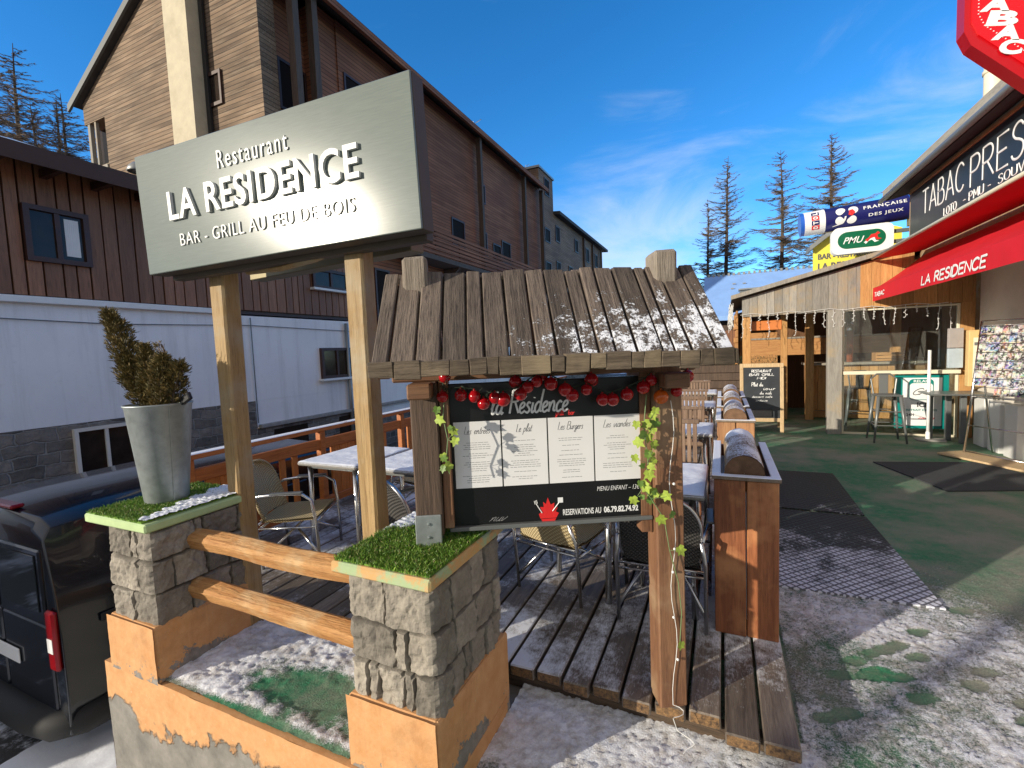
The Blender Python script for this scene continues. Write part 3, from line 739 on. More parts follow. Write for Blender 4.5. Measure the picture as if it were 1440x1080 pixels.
# flue
b=MB(); b.box(-15.5,-14.4,9.35,9.75,3,19); obj('flue',b,M['flue'],bb)
b=MB(); b.box(-14.38,-14.22,9.72,9.80,3,19); obj('flue_shadow_strip',b,M['black'],bb)  # black strip in place of the flue's shadow on the gable
# far wing and stair towers
wg=thing('apartment_wing','lower grey boarded far wing with small square windows and a stair tower','building',(-14,42,-1.1))
bb2=wg
b=MB(); b.box(-20,-12.02,35.5,51,-1.1,12.4); b.box(-14.2,-12.0,32.42,35.49,-1.1,14.9); obj('wall',b,M['greyclad'],wg)
b=MB(); b.prism([(-20,13.0),(-11.5,12.3),(-11.5,12.55),(-20,13.3)],35.6,52.5,'y'); obj('roof',b,M['rooftile'],wg)
b=MB(); b.box(-14.4,-11.9,32.3,35.6,14.9,15.05); b.box(-16.3,-14.3,26,32,15.9,16.02); obj('tower_cap',b,M['gutter'],wg)
b=MB(); b.box(-16.2,-14.4,26.1,31.9,12.5,15.9); obj('rear_tower',b,M['greyclad'],wg)
for (xx,yy) in ((-12,43.9),(-12,47.2),(-11.9,50.4)):
    b=MB(); b.box(xx,xx+.16,yy,yy+.25,5,12.2); obj('post',b,M['dark'],wg)
bb_s=bb; bb=wg
for a in [(33.4,34.4,9.9,10.8,-12.0),(35.9,36.8,10.4,11.5),(41.2,42.1,10.5,11.5),(33.4,34.4,7.3,8.3,-12.0),(35.9,36.8,7.5,8.7),(39.2,40.2,7.5,8.8),(33.6,34.5,13.4,14.5,-12.0),(45,46,10.2,11.4),(48.5,49.5,10.2,11.4),(45,46,7.2,8.6)]:
    bwin(*(a if len(a)==5 else (*a,-12.01)))
bb=bb_s
an=MB(); an.tube([(-14.8,28,16),(-14.8,28,16.9)],.03,5); an.tube([(-15.2,28,16.6),(-14.2,28,16.9)],.025,5); an.tube([(-13.2,33,15),(-13.2,33,15.5)],.03,5); an.tube([(-13.5,33,15.3),(-12.9,33,15.5)],.02,5)
obj('aerial',an,M['metal'],wg)
# lamp dome on the chalet roof corner
b=MB(); b.lathe([(.001,.13),(.07,.12),(.13,.06),(.16,-.02),(.15,-.03)],(-8.9,4.75,4.98),16); b.tube([(-8.9,4.75,4.6),(-8.9,4.75,5.0)],.03,8)
obj('lamp_dome',b,M['gutter'],ch,smooth=True)

# ------------------------------------------------------------------ larches
def larch_mesh(seed,h=10,lean=0,dens=1.0,broad=1.0):
    rnd=random.Random(seed); t=MB(); c=MB()
    pts=[];n=14
    for i in range(n+1):
        f=i/n; pts.append((lean*f*f+.06*math.sin(f*9+seed)*h*.03,.05*math.cos(f*7+seed),h*f))
    t.tube(pts,[.014*h*(1-f/n)**.8+.008 for f in range(n+1)],7)
    nb=int(190*dens)
    for k in range(nb):
        f=.08+.9*(k/nb)+rnd.uniform(-.01,.01); f=min(f,.985); i=min(int(f*n),n-1); fr=f*n-i
        p=V(pts[i]).lerp(V(pts[i+1]),fr); an=rnd.uniform(0,6.283)
        L=h*.25*broad*(1-f)**.8*rnd.choice([.45,.7,.85,1,1.2])*rnd.uniform(.85,1.15)+.15
        if f<.3: L*=rnd.choice([.35,.8,1.0])
        d=V((math.cos(an),math.sin(an),0)); q=[p]; m=5; sl=rnd.uniform(-.5,.15)
        for s_ in range(1,m+1):
            g=s_/m; up=.06*L*(1-g)+sl*L*g*(1-f)+.26*L*g*g
            q.append(p+d*L*g+V((rnd.uniform(-.06,.06)*L,rnd.uniform(-.06,.06)*L,up+rnd.uniform(-.05,.05)*L)))
        c.tube(q,[.0022*h*(1-s_/(m+1))*(.5+L/h*4)*.5+.003 for s_ in range(m+1)],3,caps=False)
        for s_ in range(1,m+1):
            for r in range(int(10+9*L)):
                a2=an+rnd.choice([-1,1])*rnd.uniform(.5,1.3); l2=L*rnd.uniform(.10,.30)*(1.1-s_/m*.5)
                base=q[s_-1].lerp(q[s_],rnd.random()); e=base+V((math.cos(a2)*l2,math.sin(a2)*l2,rnd.uniform(-.35,.3)*l2))
                mid=base.lerp(e,.5)+V((0,0,rnd.uniform(-.1,.05)*l2))
                w=.0011*h*.5
                c.quadmesh([base-V((0,0,w)),base+V((0,0,w)),mid+V((0,0,w*.8)),e,mid-V((0,0,w*.8))],[(0,1,2,3,4)])
                if rnd.random()<.6:
                    e2=mid+V((rnd.uniform(-1,1),rnd.uniform(-1,1),rnd.uniform(-.6,.6)))*l2*.4
                    c.quadmesh([mid-V((0,0,w*.6)),mid+V((0,0,w*.6)),e2],[(0,1,2)])
    return t.mesh('trunk'),c.mesh('crown')
LM=[larch_mesh(3,10,.2,1.0,.85),larch_mesh(11,10,-.1,.9,1.15),larch_mesh(23,10,.1,1.1,1.25)]
def larch(kind,x,y,z,h,rz,label,group):
    t=thing('larch_tree',label,'tree',(x,y,z),rz,group)
    t.scale=(h/10,)*3
    for me,nm,m in ((LM[kind][0],'trunk',M['bark']),(LM[kind][1],'crown',M['larch'])):
        if not me.materials: me.materials.append(m)
        o=bpy.data.objects.new(nm,me); COL.objects.link(o); o.parent=t
    return t
GR='bare larches behind the snowy blue roof'
larch(0,.30,40,2.2,13.6,0,'slender bare larch, left and tallest of the pair behind the snowy blue roof',GR)
larch(0,-.9,41,2.2,11.0,2,'shorter thin bare larch standing just left of the slender one behind the blue roof',GR)
larch(1,4.1,40,2.2,13.3,1,'bare larch with wide ragged branches in the middle of the group above the blue roof',GR)
larch(2,7.2,40,2.2,13.8,4,'broad bare larch rising behind the round lottery sign',GR)
GL='bare larches behind the chalet roof'
larch(2,-33,12.3,2,16.4,0,'tall bare larch rising over the chalet roof at the far left of the view',GL)
larch(1,-31.5,13.6,2,14.2,1,'bare larch in the middle of the row over the chalet roof',GL)
larch(0,-29.5,13.9,2,13.4,2,'thin bare larch nearest the gable over the chalet roof',GL)
larch(2,-35,11.9,2,16.2,3,'bare larch half cut off by the left edge of the picture',GL)
larch(1,-34,14.2,2,15,5,'bare larch standing back in the row between its taller neighbours',GL)
larch(0,-28.6,14.8,2,12.6,5,'small bare larch tight against the wooden gable',GL)
larch(2,-31,12.0,2,13,2.5,'short bushy bare larch low over the chalet roof edge',GL)

# ------------------------------------------------------------------ blue roofed house far off
bh=thing('distant_house','distant house with a steep snow dusted blue roof and a dormer','house',(1.5,23,0))
rs=plain('blue_snow_roof',(.24,.42,.78),.7,var=.1,scale=2,bump=.3)
b=MB(); b.prism([(22,2.85),(25,4.95),(25,4.75),(22,2.65)],-.75,5.2,'x'); obj('roof',b,rs,bh)
b=MB(); b.box(-.5,5,22.6,25,-1,2.95); obj('wall',b,M['dark'],bh)
b=MB()
for k in range(26):
    b.box(-.6+k*.22,-.5+k*.22,24.92,24.96,4.9,5.03)
for k in range(16):
    xx=random.uniform(-.4,3.5); zz=random.uniform(3.3,4.6); yy=22+(zz-2.85)/2.1*3
    b.box(xx,xx+random.uniform(.05,.14),yy-.02,yy+.0,zz+.03,zz+.08)
obj('snow_guard',b,M['gutter'],bh)
b=MB(); b.box(.75,1.5,23.2,24,3.78,4.0); o=obj('dormer',b,M['greypaint'],bh)
b=MB(); b.box(.7,1.55,23.1,24.1,4.0,4.06); obj('dormer_roof',b,M['gutter'],o)
ds=MB(); ds.prism([(24.2,4.35),(25,4.9),(25,4.75),(24.2,4.2)],-.7,0,'x')
# ------------------------------------------------------------------ low wall, pillars
lw=thing('low_wall','low orange rendered wall with peeling plaster carrying the two stone pillars','wall',(-2,1.55,-1.2))
def front_sheet(x0,x1,z0,z1,y,res=.02,amp=.008,sd=0):
    nx=int((x1-x0)/res)+1;nz=int((z1-z0)/res)+1
    vs=[(x0+(x1-x0)*i/nx, y-amp*fbm((x0+(x1-x0)*i/nx)*5,(z0+(z1-z0)*k/nz)*5,sd,4), z0+(z1-z0)*k/nz) for k in range(nz+1) for i in range(nx+1)]
    fs=[(k*(nx+1)+i,k*(nx+1)+i+1,(k+1)*(nx+1)+i+1,(k+1)*(nx+1)+i) for k in range(nz) for i in range(nx)]
    return vs,fs
b=MB(); b.box(-3.12,-.93,1.285,1.84,-1.4,.085); vs,fs=front_sheet(-3.12,-.93,-1.4,.088,1.27); b.quadmesh(vs,fs)
b.quadmesh([(-3.12,1.27,.088),(-.93,1.27,.088),(-.93,1.30,.088),(-3.12,1.30,.088)],[(0,1,2,3)])
b.quadmesh([(-3.12,1.27,-1.4),(-3.12,1.285,-1.4),(-3.12,1.285,.085),(-3.12,1.27,.088)],[(0,1,2,3)])
b.quadmesh([(-.93,1.27,-1.4),(-.93,1.285,-1.4),(-.93,1.285,.085),(-.93,1.27,.088)],[(0,1,2,3)])
obj('wall',b,M['peel'],lw)
def ledge(x,y):
    e=min(x+2.62,-1.36-x,1.0); c=fbm(x*2.4,y*2.4,2,3); m=fbm(x*12,y*12,3,3,.6); f=fbm(x*45,y*45,5,2)
    cen=math.exp(-((x+1.75)**2/.18+(y-1.50)**2/.022)); s=.95-1.15*cen+c*.45+m*.45+f*.15-.7*(1-sm(y,1.29,1.345))
    s=max(0,min(1,s)); return .094+.022*s+.010*s*(m+f), s
me=snow_grid('snow_patch',-2.605,-1.375,1.29,1.86,.010,ledge,M['carpet'])
me.name='snow_cover'; me.parent=lw; me.data.transform(W[lw].inverted()); 
b=MB(); b.bev(-1.2,-.75,.92,1.2,-.02,.05,.015,j=.01); 
single('concrete_kerb',b,M['concrete'],'broken grey concrete kerb at the foot of the nearer pillar','kerb')
# ------------------------------------------------ rough stone pillar
def stone_ring(x0,x1,y0,y1,z0,z1,seed,rows=3,res=.0075):
    rnd=random.Random(seed); P=2*((x1-x0)+(y1-y0)); nx=int(P/res); nz=int((z1-z0)/res)
    hs=[rnd.uniform(.8,1.2) for _ in range(rows)]; t=sum(hs); zs=[z0]
    for h in hs: zs.append(zs[-1]+h/t*(z1-z0))
    cuts=[]
    sides=[(0,x1-x0),(x1-x0,x1-x0+y1-y0),(x1-x0+y1-y0,2*(x1-x0)+y1-y0),(2*(x1-x0)+y1-y0,P)]
    for r in range(rows):
        c=[]
        for (a,bb_) in sides:
            c.append(a); L=bb_-a; u=a
            while True:
                u+=rnd.choice([.05,.08,.11,.15,.19,.23])*rnd.uniform(.85,1.15)
                if u>bb_-.06: break
                c.append(u)
        c.append(P); cuts.append(c)
    tone={}; vs=[];tn=[]
    for k in range(nz+1):
        z=z0+(z1-z0)*k/nz
        for i in range(nx):
            u=P*i/nx
            zz=z+.008*noise.noise(V((u*7,z*3,seed))); r=0
            while r<rows-1 and zz>zs[r+1]: r+=1
            uu=u+.010*noise.noise(V((z*14,u*3,seed+5))); uu=max(0,min(P-1e-4,uu)); c=cuts[r]; s_=0
            while s_<len(c)-2 and uu>c[s_+1]: s_+=1
            corner=lambda q: any(abs(q-a)<1e-6 for a,_ in sides) or abs(q-P)<1e-6
            du=min(uu-c[s_] if not corner(c[s_]) else .05, c[s_+1]-uu if not corner(c[s_+1]) else .05); dz=min(abs(zz-zs[r]),abs(zs[r+1]-zz)); dd=max(0,min(du*1.3,dz))
            key=(r,s_ if not corner(c[s_]) else s_)
            if key not in tone: tone[key]=(rnd.uniform(.62,1.2),rnd.uniform(-.3,.3),rnd.uniform(-.3,.3),rnd.uniform(0,.012))
            T=tone[key]
            g=sm(dd,.0005,.008)
            q=V((u*11+s_*9,z*11+r*13,seed)); n1=abs(noise.noise(q)); n2=noise.noise(q*2.3); n3=noise.noise(q*5.5); 
            cell=noise.voronoi(V((u*16+s_*3.3,z*16+r*5.1,seed)))[0]; fac=(cell[1]-cell[0])
            h=g*(.006+T[3]+.014*(.5-n1)+.006*n2+.004*n3+.016*min(fac,.6)+(uu*T[1]+zz*T[2])*0)-.010*(1-g)
            # base position
            if u<sides[0][1]: p=V((x0+u,y0,z)); n_=V((0,-1,0)); e=min(u,sides[0][1]-u); n2_=V((-1,0,0)) if u<(x1-x0)/2 else V((1,0,0))
            elif u<sides[1][1]: w=u-sides[1][0]; p=V((x1,y0+w,z)); n_=V((1,0,0)); e=min(w,y1-y0-w); n2_=V((0,-1,0)) if w<(y1-y0)/2 else V((0,1,0))
            elif u<sides[2][1]: w=u-sides[2][0]; p=V((x1-w,y1,z)); n_=V((0,1,0)); e=min(w,x1-x0-w); n2_=V((1,0,0)) if w<(x1-x0)/2 else V((-1,0,0))
            else: w=u-sides[3][0]; p=V((x0,y1-w,z)); n_=V((-1,0,0)); e=min(w,y1-y0-w); n2_=V((0,1,0)) if w<(y1-y0)/2 else V((0,-1,0))
            bl=max(0,1-e/.012)*.5
            nn=(n_*(1-bl)+n2_*bl)
            vs.append(p+nn*h); tn.append(T[0]*(.35+.65*g))
    fs=[(k*nx+i,k*nx+(i+1)%nx,(k+1)*nx+(i+1)%nx,(k+1)*nx+i) for k in range(nz) for i in range(nx)]
    me=bpy.data.meshes.new('stonework'); me.from_pydata([tuple(v) for v in vs],[],fs); me.update()
    a=me.attributes.new('tone','FLOAT','POINT'); a.data.foreach_set('value',tn)
    return me
def turf_blades(x0,x1,y0,y1,z,n,hgt,seed,gap=None,skip=None):
    rnd=random.Random(seed); b=MB()
    b.box(x0,x1,y0,y1,z,z+.006)
    for k in range(n):
        x=rnd.uniform(x0-.004,x1+.004);y=rnd.uniform(y0-.004,y1+.004)
        if gap and abs((x-gap[0])*gap[2]+(y-gap[1])*gap[3])<.007: continue
        if skip and skip(x,y) and rnd.random()<.85: continue
        a=rnd.uniform(0,6.28);h=hgt*rnd.uniform(.5,1.15);w=.0016;l=rnd.uniform(.2,.9)*h;a2=rnd.uniform(0,6.28)
        dx,dy=math.cos(a)*w,math.sin(a)*w
        e=(x+math.cos(a2)*l,y+math.sin(a2)*l,z+.004+h); m=(x+math.cos(a2)*l*.4,y+math.sin(a2)*l*.4,z+.004+h*.65)
        b.quadmesh([(x-dx,y-dy,z),(x+dx,y+dy,z),(m[0]+dx*.8,m[1]+dy*.8,m[2]),e,(m[0]-dx*.8,m[1]-dy*.8,m[2])],[(0,1,2,3,4)])
    return b
PL=[]
for (nm,x0,x1,y0,y1,cap,seed,lab) in (('stone_pillar',-1.325,-.962,1.325,1.84,(-1.395,-.928,1.285,1.885),4,'nearer rough stone pillar with turf top and orange foot, carrying the left post of the menu shelter'),
                                 ('stone_pillar',-2.985,-2.625,1.30,1.82,(-3.16,-2.60,1.265,1.865),9,'farther rough stone pillar with turf top, standing under the zinc plant pot')):
    t=thing(nm,lab,'pillar',((x0+x1)/2,(y0+y1)/2,.09),0,'stone pillars on the orange wall'); PL.append(t)
    obj('stonework',stone_ring(x0,x1,y0,y1,.36,.868,seed),M['stone'],t)
    b=MB(); vs,fs=front_sheet(x0-.03,x1+.025,.09,.385,y0-.045,.02,.01,3); b.quadmesh(vs,fs); b.bev(x0-.03,x1+.025,y0-.038,y1+.03,.086,.384,.012)
    if seed==4: 
        b.bev(x1+.008,x1+.03,y0-.032,y1+.04,-.01,.382,.01)
    obj('base',b,M['orangerender'],t)
    b=MB(); b.bev(*cap,.868,.915,.008,j=.004); obj('cap_slab',b,M['slab'] if seed==4 else M['capgreen'],t)
    if seed==4:
        b=turf_blades(-1.38,-.945,1.30,1.87,.916,17000,.020,1,gap=(-1.1,1.5,.86,-.5),skip=lambda x,y: (y-1.58)-(x+1.4)*.75>.02)
    else:
        b=turf_blades(-3.15,-2.64,1.275,1.85,.916,12000,.018,2,skip=lambda x,y:(x+2.80)*.9+(y-1.5)*.35>.03)
    obj('artificial_turf',b,M['turf'],t)
    def ps_(x,y,seed=seed):
        if seed==4: e=(y-1.58)-(x+1.4)*.75
        else: e=((x+2.80)*.9+(y-1.5)*.35-.02)
        s=sm(e+.10*fbm(x*14,y*14,seed,3),-.02,.03)
        hm=fbm(x*60,y*60,2,2)
        return .917+(.016+.012*hm)*s-(1-s)*.02, s
    vs=snow_grid('snow_cover',cap[0]+.01,cap[1]-.02,cap[2]+.015,cap[3]-.01,.007,ps_,M['snow'])
    vs.data.transform(W[t].inverted()); vs.parent=t

# ------------------------------------------------ split log rails
def rail(z0,z1,lab,seed):
    rnd=random.Random(seed); b=MB(); n=60; ring=16; base=0
    for i in range(n+1):
        f=i/n; x=-2.64+(1.305)*f; zc=z0+(z1-z0)*f; tap=1.0
        if f<=.13: zc+=.0
        r1=.052*tap*(1+.06*noise.noise(V((f*5,seed,0)))); r2=.042*tap
        for k in range(ring):
            an=2*math.pi*(k+.5)/ring; w=1+.22*noise.noise(V((f*5,k*1.7,seed)))+.05*noise.noise(V((f*40,k*3.1,seed)))
            w=1+.06*noise.noise(V((f*5,k*1.7,seed)))+.03*noise.noise(V((f*40,k*3.1,seed))); sq=.047/max(abs(math.cos(an)),abs(math.sin(an)))*.75+.047*.25; c_,s_=math.cos(an)*sq*w,math.sin(an)*sq*w; th=.42; b.v.append((x,1.50+.008*math.sin(f*5+seed)+c_*math.cos(th)-s_*math.sin(th),zc+c_*math.sin(th)+s_*math.cos(th)+.004*math.sin(f*8)))
    for i in range(n):
        for k in range(ring): b.f.append((i*ring+k,i*ring+(k+1)%ring,(i+1)*ring+(k+1)%ring,(i+1)*ring+k)); b.mi.append(0)
    b.f.append(tuple(range(ring))[::-1]); b.f.append(tuple(n*ring+k for k in range(ring))); b.mi+= [0,0]
    return single('wooden_rail',b,M['rail'],lab,'rail','split timber rails between the two stone pillars')
rail(.755,.765,'upper of the two honey coloured split timber rails between the stone pillars',1)
rail(.49,.455,'lower of the two honey coloured split timber rails between the stone pillars',5)

# ------------------------------------------------ big sign on two posts
sg=thing('restaurant_sign','large brushed metal restaurant sign with raised white letters on two timber posts','sign',(-2.05,1.75,.09))
for (x0,x1,lb) in ((-2.705,-2.60,'left'),(-1.675,-1.57,'right')):
    b=MB(); b.bev(x0,x1,1.755,1.865,.02 if lb=='right' else -.02,2.27,.012,j=.006); obj('post',b,M['post'],sg)
RZ=Matrix.Rotation(R_(3.1),4,'Z')@Matrix.Rotation(R_(1.6),4,'X')@Matrix.Rotation(R_(-.7),4,'Y')
TS=Matrix.Translation((-2.016,1.60,2.529))@RZ     # local: x along, y depth(+back), z up
b=MB(); b.bev(-.882,.882,0,.085,-.316,.316,.003,T=TS); obj('sign_side',b,M['signside'],sg)
b=MB(); b.bev(-.88,.88,-.012,-.0005,-.314,.314,.003,T=TS); obj('sign_face',b,M['sign'],sg)
b=MB(); b.bev(-.84,.84,.086,.15,-.34,-.24,.004,T=TS); obj('sign_frame',b,M['signside'],sg)
# rear sign face that splays away behind
TB=Matrix.Translation((-1.95,1.98,2.55))@Matrix.Rotation(R_(-5),4,'Z')
b=MB(); b.bev(-.80,.55,.0,.10,-.33,.17,.004,T=TB); o=obj('rear_sign',b,plain('rear_sign_bronze',(.20,.17,.10),.45,.6,var=.15),sg)
b=MB(); b.tube([(-2.40,1.78,2.20),(-2.1,1.75,2.185),(-1.85,1.74,2.20),(-1.72,1.74,2.225)],.018,6); obj('brace',b,M['post'],sg)
def SG(u,v,off=-.013): return TS@Matrix.Translation((u,off,v))@Matrix.Rotation(R_(90),4,'X')
# letters: u from -0.88..0.88, v from -0.316..0.316
obj('lettering',text('Restaurant',.46,.085,SG(-.25,.135),.006,bold=-.004,space=1.25),M['signletter'],sg)
obj('lettering',text('LA RESIDENCE',1.235,.148,SG(-.635,-.062),.015,bold=.016,space=1.10),M['signletter'],sg)
obj('lettering',text('BAR - GRILL AU FEU DE BOIS',1.14,.062,SG(-.585,-.195),.006,bold=-.008,space=1.12),M['signletter'],sg)

# ------------------------------------------------ menu shelter
AN=math.atan2(.469,.883)
SH=thing('menu_shelter','weathered timber menu shelter with plank roof over a black menu board','shelter',(-.2,2.075,.12),AN)
L=dict(local=True)
def lo(z): return z-.12
pr_=MB(); pr_.bev(-.095,.025,-.06,.06,0,1.55,.006,j=.003); pr_.box(-.145,-.10,-.02,.05,.78,1.50)
obj('right_post',pr_,M['brown'],SH,**L).name='post'
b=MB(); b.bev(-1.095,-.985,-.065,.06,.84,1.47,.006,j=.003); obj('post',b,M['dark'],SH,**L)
b=MB(); b.bev(-.984,-.945,-.05,.045,.86,1.47,.004); obj('side_board',b,M['brown'],SH,**L)
b=MB(); b.bev(-1.100,-.995,-.078,-.066,.80,.93,.003); b.box(-1.098,-.998,-.066,.06,.797,.838)
for q in (.83,.885): b.lathe([(.006,0),(.006,.004),(.001,.005)],(0,0,0),8,T=Matrix.Translation((-1.047,-.079,q+.01))@Matrix.Rotation(R_(90),4,'X'))
obj('post_shoe',b,M['steel'],SH,**L)
b=MB(); b.bev(-1.165,.085,-.055,.055,1.472,1.53,.006)
b.bev(-1.09,-1.0,-.17,.33,1.41,1.47,.006); b.bev(-.09,.01,-.17,.33,1.41,1.47,.006)
obj('roof_beam',b,M['brownx'],SH,**L)
# shingles: local x along ridge; y=-.34 at the eave z 1.54 ; ridge z 1.90
rnd=random.Random(3)
def slope(sgn,parent):
    out=MB(); x=-1.175
    ang=math.atan2(.365,.335)
    while x<.080:
        w=rnd.choice([.045,.06,.075,.088,.09]); w=min(w,.09-x); gp=.008
        T=Matrix.Translation((0,0,1.893))@Matrix.Rotation(ang if sgn<0 else -ang,4,'X')
        l0=rnd.uniform(-.004,.012); l1=.495+rnd.uniform(-.004,.006)
        z_=rnd.uniform(-.002,.004)
        if sgn<0: out.bev(x+gp/2,x+w-gp/2,-l1,-l0,z_,.026+z_,.004,T=T,j=.0025)
        else: out.bev(x+gp/2,x+w-gp/2,l0,l1,z_,.026+z_,.004,T=T,j=.0025)
        x+=w
    return out
obj('roof_slope',slope(-1,SH),M['oldsnow'],SH,**L)
obj('roof_slope',slope(1,SH),M['oldsnow'],SH,**L)
for s_ in (-1,1):
    b=MB(); x=-1.178
    while x<.085:
        w=min(rnd.uniform(.035,.1),.092-x); ya,yb=(-.372,-.335) if s_<0 else (.335,.372)
        b.bev(x+.0005,x+w-.0005,ya,yb,1.506+rnd.uniform(-.009,.005),1.562+rnd.uniform(-.003,.003),.002,j=.003); x+=w
    obj('eave_board',b,M['oldend'],SH,**L)
ang=math.atan2(.365,.335)
for xx in (-1.165,-.6,.045):
    for s_ in (-1,1):
        T=Matrix.Translation((0,0,1.888))@Matrix.Rotation(-s_*ang,4,'X'); b=MB(); b.box(xx,xx+.04,min(s_*.02,s_*.48),max(s_*.02,s_*.48),-.05,-.003,T=T); obj('rafter',b,M['brownx'],SH,**L)
for xx in (-1.10,-.095):
    b=MB(); b.bev(xx,xx+.10,-.085,.03,1.72,1.965,.012,j=.006); obj('post_top',b,wood('post_top_wood',(.17,.14,.11),(.32,.27,.22),2,grain=1.6,rough=.9,isl=0,bump=.9,c3=(.36,.32,.27)) if xx<-1 else bpy.data.materials['post_top_wood'],SH,**L)
# board
bd=MB(); bd.bev(-.955,-.11,-.012,.012,.855,1.455,.003); BD=obj('menu_board',bd,M['boardblack'],SH,**L)
b=MB(); b.bev(-.965,-.10,-.03,.025,.835,.853,.003); obj('board_ledge',b,M['greypaint'],SH,**L)
def BT(x,z,off=-.0125): return Matrix.Translation((x,off,z-.12))@Matrix.Rotation(R_(90),4,'X')
W[BD]=W[SH]
# sheets
xs=[-.935,-.735,-.54,-.343,-.142]
heads=['Les entrées','Le plat','Les Burgers','Les viandes']
for i in range(4):
    b=MB(); b.box(xs[i]+.003,xs[i+1]-.003,-.0145,-.0125,1.135-.12,1.415-.12); 
    pg=obj('menu_sheet',b,M['paper'],BD,**L)
    w=xs[i+1]-xs[i]; wd={0:.11,1:.07,2:.11,3:.12}[i]
    ms=[stroke(heads[i].replace('ê','e'),wd,.035,BT(xs[i]+w/2-wd/2,1.362,-.0149),.0019,.0004,shear=.35,gap=.02,n=4)]
    ln=MB(); rr=random.Random(40+i); z=1.325
    while z>1.155:
        l=rr.uniform(.35,.8)*w*.85; c=xs[i]+w/2; x=c-l/2
        while x<c+l/2-.008:
            l2=rr.uniform(.008,.022); ln.box(x,min(x+l2,c+l/2),-.0151,-.0146,z-.12,z-.12+.0022); x+=l2+.003
        z-=rr.choice([.009,.009,.019,.022])
    obj('heading',ms[0],M['ink'],pg,**L); obj('menu_text',ln,M['inkpale'],pg,**L)
obj('lettering',stroke('la Résidence',.33,.105,BT(-.775,1.437),.0085,.001,shear=.28,gap=.015,n=6),M['letter'],BD,**L)
obj('lettering',stroke('grill  bar',.085,.026,BT(-.505,1.423),.003,.0006,shear=.2,gap=.03,n=4),M['logored'],BD,**L)
obj('lettering',text('MENU ENFANT – 13€',.185,.021,BT(-.335,1.090),.0008,bold=-.01,shear=.25),M['letter'],BD,**L)
obj('lettering',text('RESERVATIONS AU',.165,.026,BT(-.485,.993),.0008,bold=.012),M['letter'],BD,**L)
obj('lettering',text('06.79.82.74.92',.150,.027,BT(-.308,.9935),.0008,bold=.035),M['letter'],BD,**L)
fl=MB()
def flat(poly,x,z,off,k=1): return [(x+p[0]*k,off,z-.12+p[1]*k) for p in poly]
flame=[(-.038,0),(.03,0),(.042,.02),(.028,.028),(.038,.045),(.022,.043),(.024,.066),(.008,.058),(-.004,.09),(-.012,.062),(-.024,.072),(-.022,.05),(-.038,.05),(-.03,.03),(-.044,.02)]
fl.quadmesh(flat(flame,-.545,.985,-.0135),[tuple(range(len(flame)))]); 
fl.quadmesh(flat([(-.03,-.012),(.024,-.012),(.03,-.002),(-.036,-.002)],-.545,.985,-.0135),[(0,1,2,3)])
obj('flame_logo',fl,M['logored'],BD,**L)
b=MB(); 
b.tube([(-.575,-.0145,.890),(-.598,-.0145,.930)],.002,4)
for q in (-.005,0,.005): b.tube([(-.598+q,-.0145,.930+q*.3),(-.602+q,-.0145,.945+q*.3)],.0012,4)
b.tube([(-.530,-.0145,.895),(-.500,-.0145,.932)],.002,4); b.box(-.506,-.484,-.0155,-.0145,.930,.952)
obj('fork_and_spatula',b,M['letter'],BD,**L)
# loose scribble low on the board
obj('lettering',stroke('nuv',.08,.04,BT(-.80,.985),.0015,.0004,shear=.8,gap=.02,n=4),M['inkpale'],BD,**L)

M['firwire']=plain('dark_green_wire',(.02,.035,.02),.7)
# bauble garland
GA=thing('bauble_garland','garland of shiny red baubles strung under the shelter eave in front of the board','garland',(-.2,2.075,.12),AN)
balls=[(-0.95,1.61,0),(-0.963,1.532,0),(-0.89,1.535,0),(-0.837,1.527,0),(-0.802,1.497,0),(-0.756,1.517,0),(-0.723,1.51,0),(-0.654,1.527,0),(-0.624,1.554,0),(-0.587,1.575,0),(-0.53,1.564,0),(-0.473,1.538,0),(-0.445,1.514,0),(-0.387,1.534,0),(-0.322,1.491,0),(-0.281,1.489,0),(-0.222,1.507,0),(-0.154,1.532,0),(-0.12,1.56,0),(-0.081,1.491,1),(-0.016,1.511,0),(0.03,1.57,0),(-.67,1.575,0),(-.56,1.60,0),(-.36,1.57,0)]
gm=plain('bauble_orange',(.55,.10,.01),.18,bump=0); 
wire=[]
for i,(x,z,o_) in enumerate(balls):
    r=rnd.uniform(.023,.029)*(1.05 if o_ else 1); y=-.095 if i<22 else -.07
    b=MB(); b.sphere((x,y,z-.12),r,16,10,sz=1); b.lathe([(.004,r*.96),(.004,r+.006),(.001,r+.006)],(x,y,z-.12),8)
    obj('bauble',b,gm if o_ else M['red'],GA,local=True,smooth=True)
    if i<22: wire.append((x,y,z-.12+r+.006))
b=MB(); b.tube(wire,.0025,5); 
for i in range(160):
    f=rnd.random()*(len(wire)-1); k=int(f); p=V(wire[k]).lerp(V(wire[k+1]),f-k)
    e=p+V((rnd.uniform(-1,1),rnd.uniform(-1,1),rnd.uniform(-1,.6)))*.03; b.tube([p,e],.0012,3,caps=False)
obj('wire',b,M['firwire'],GA,local=True)

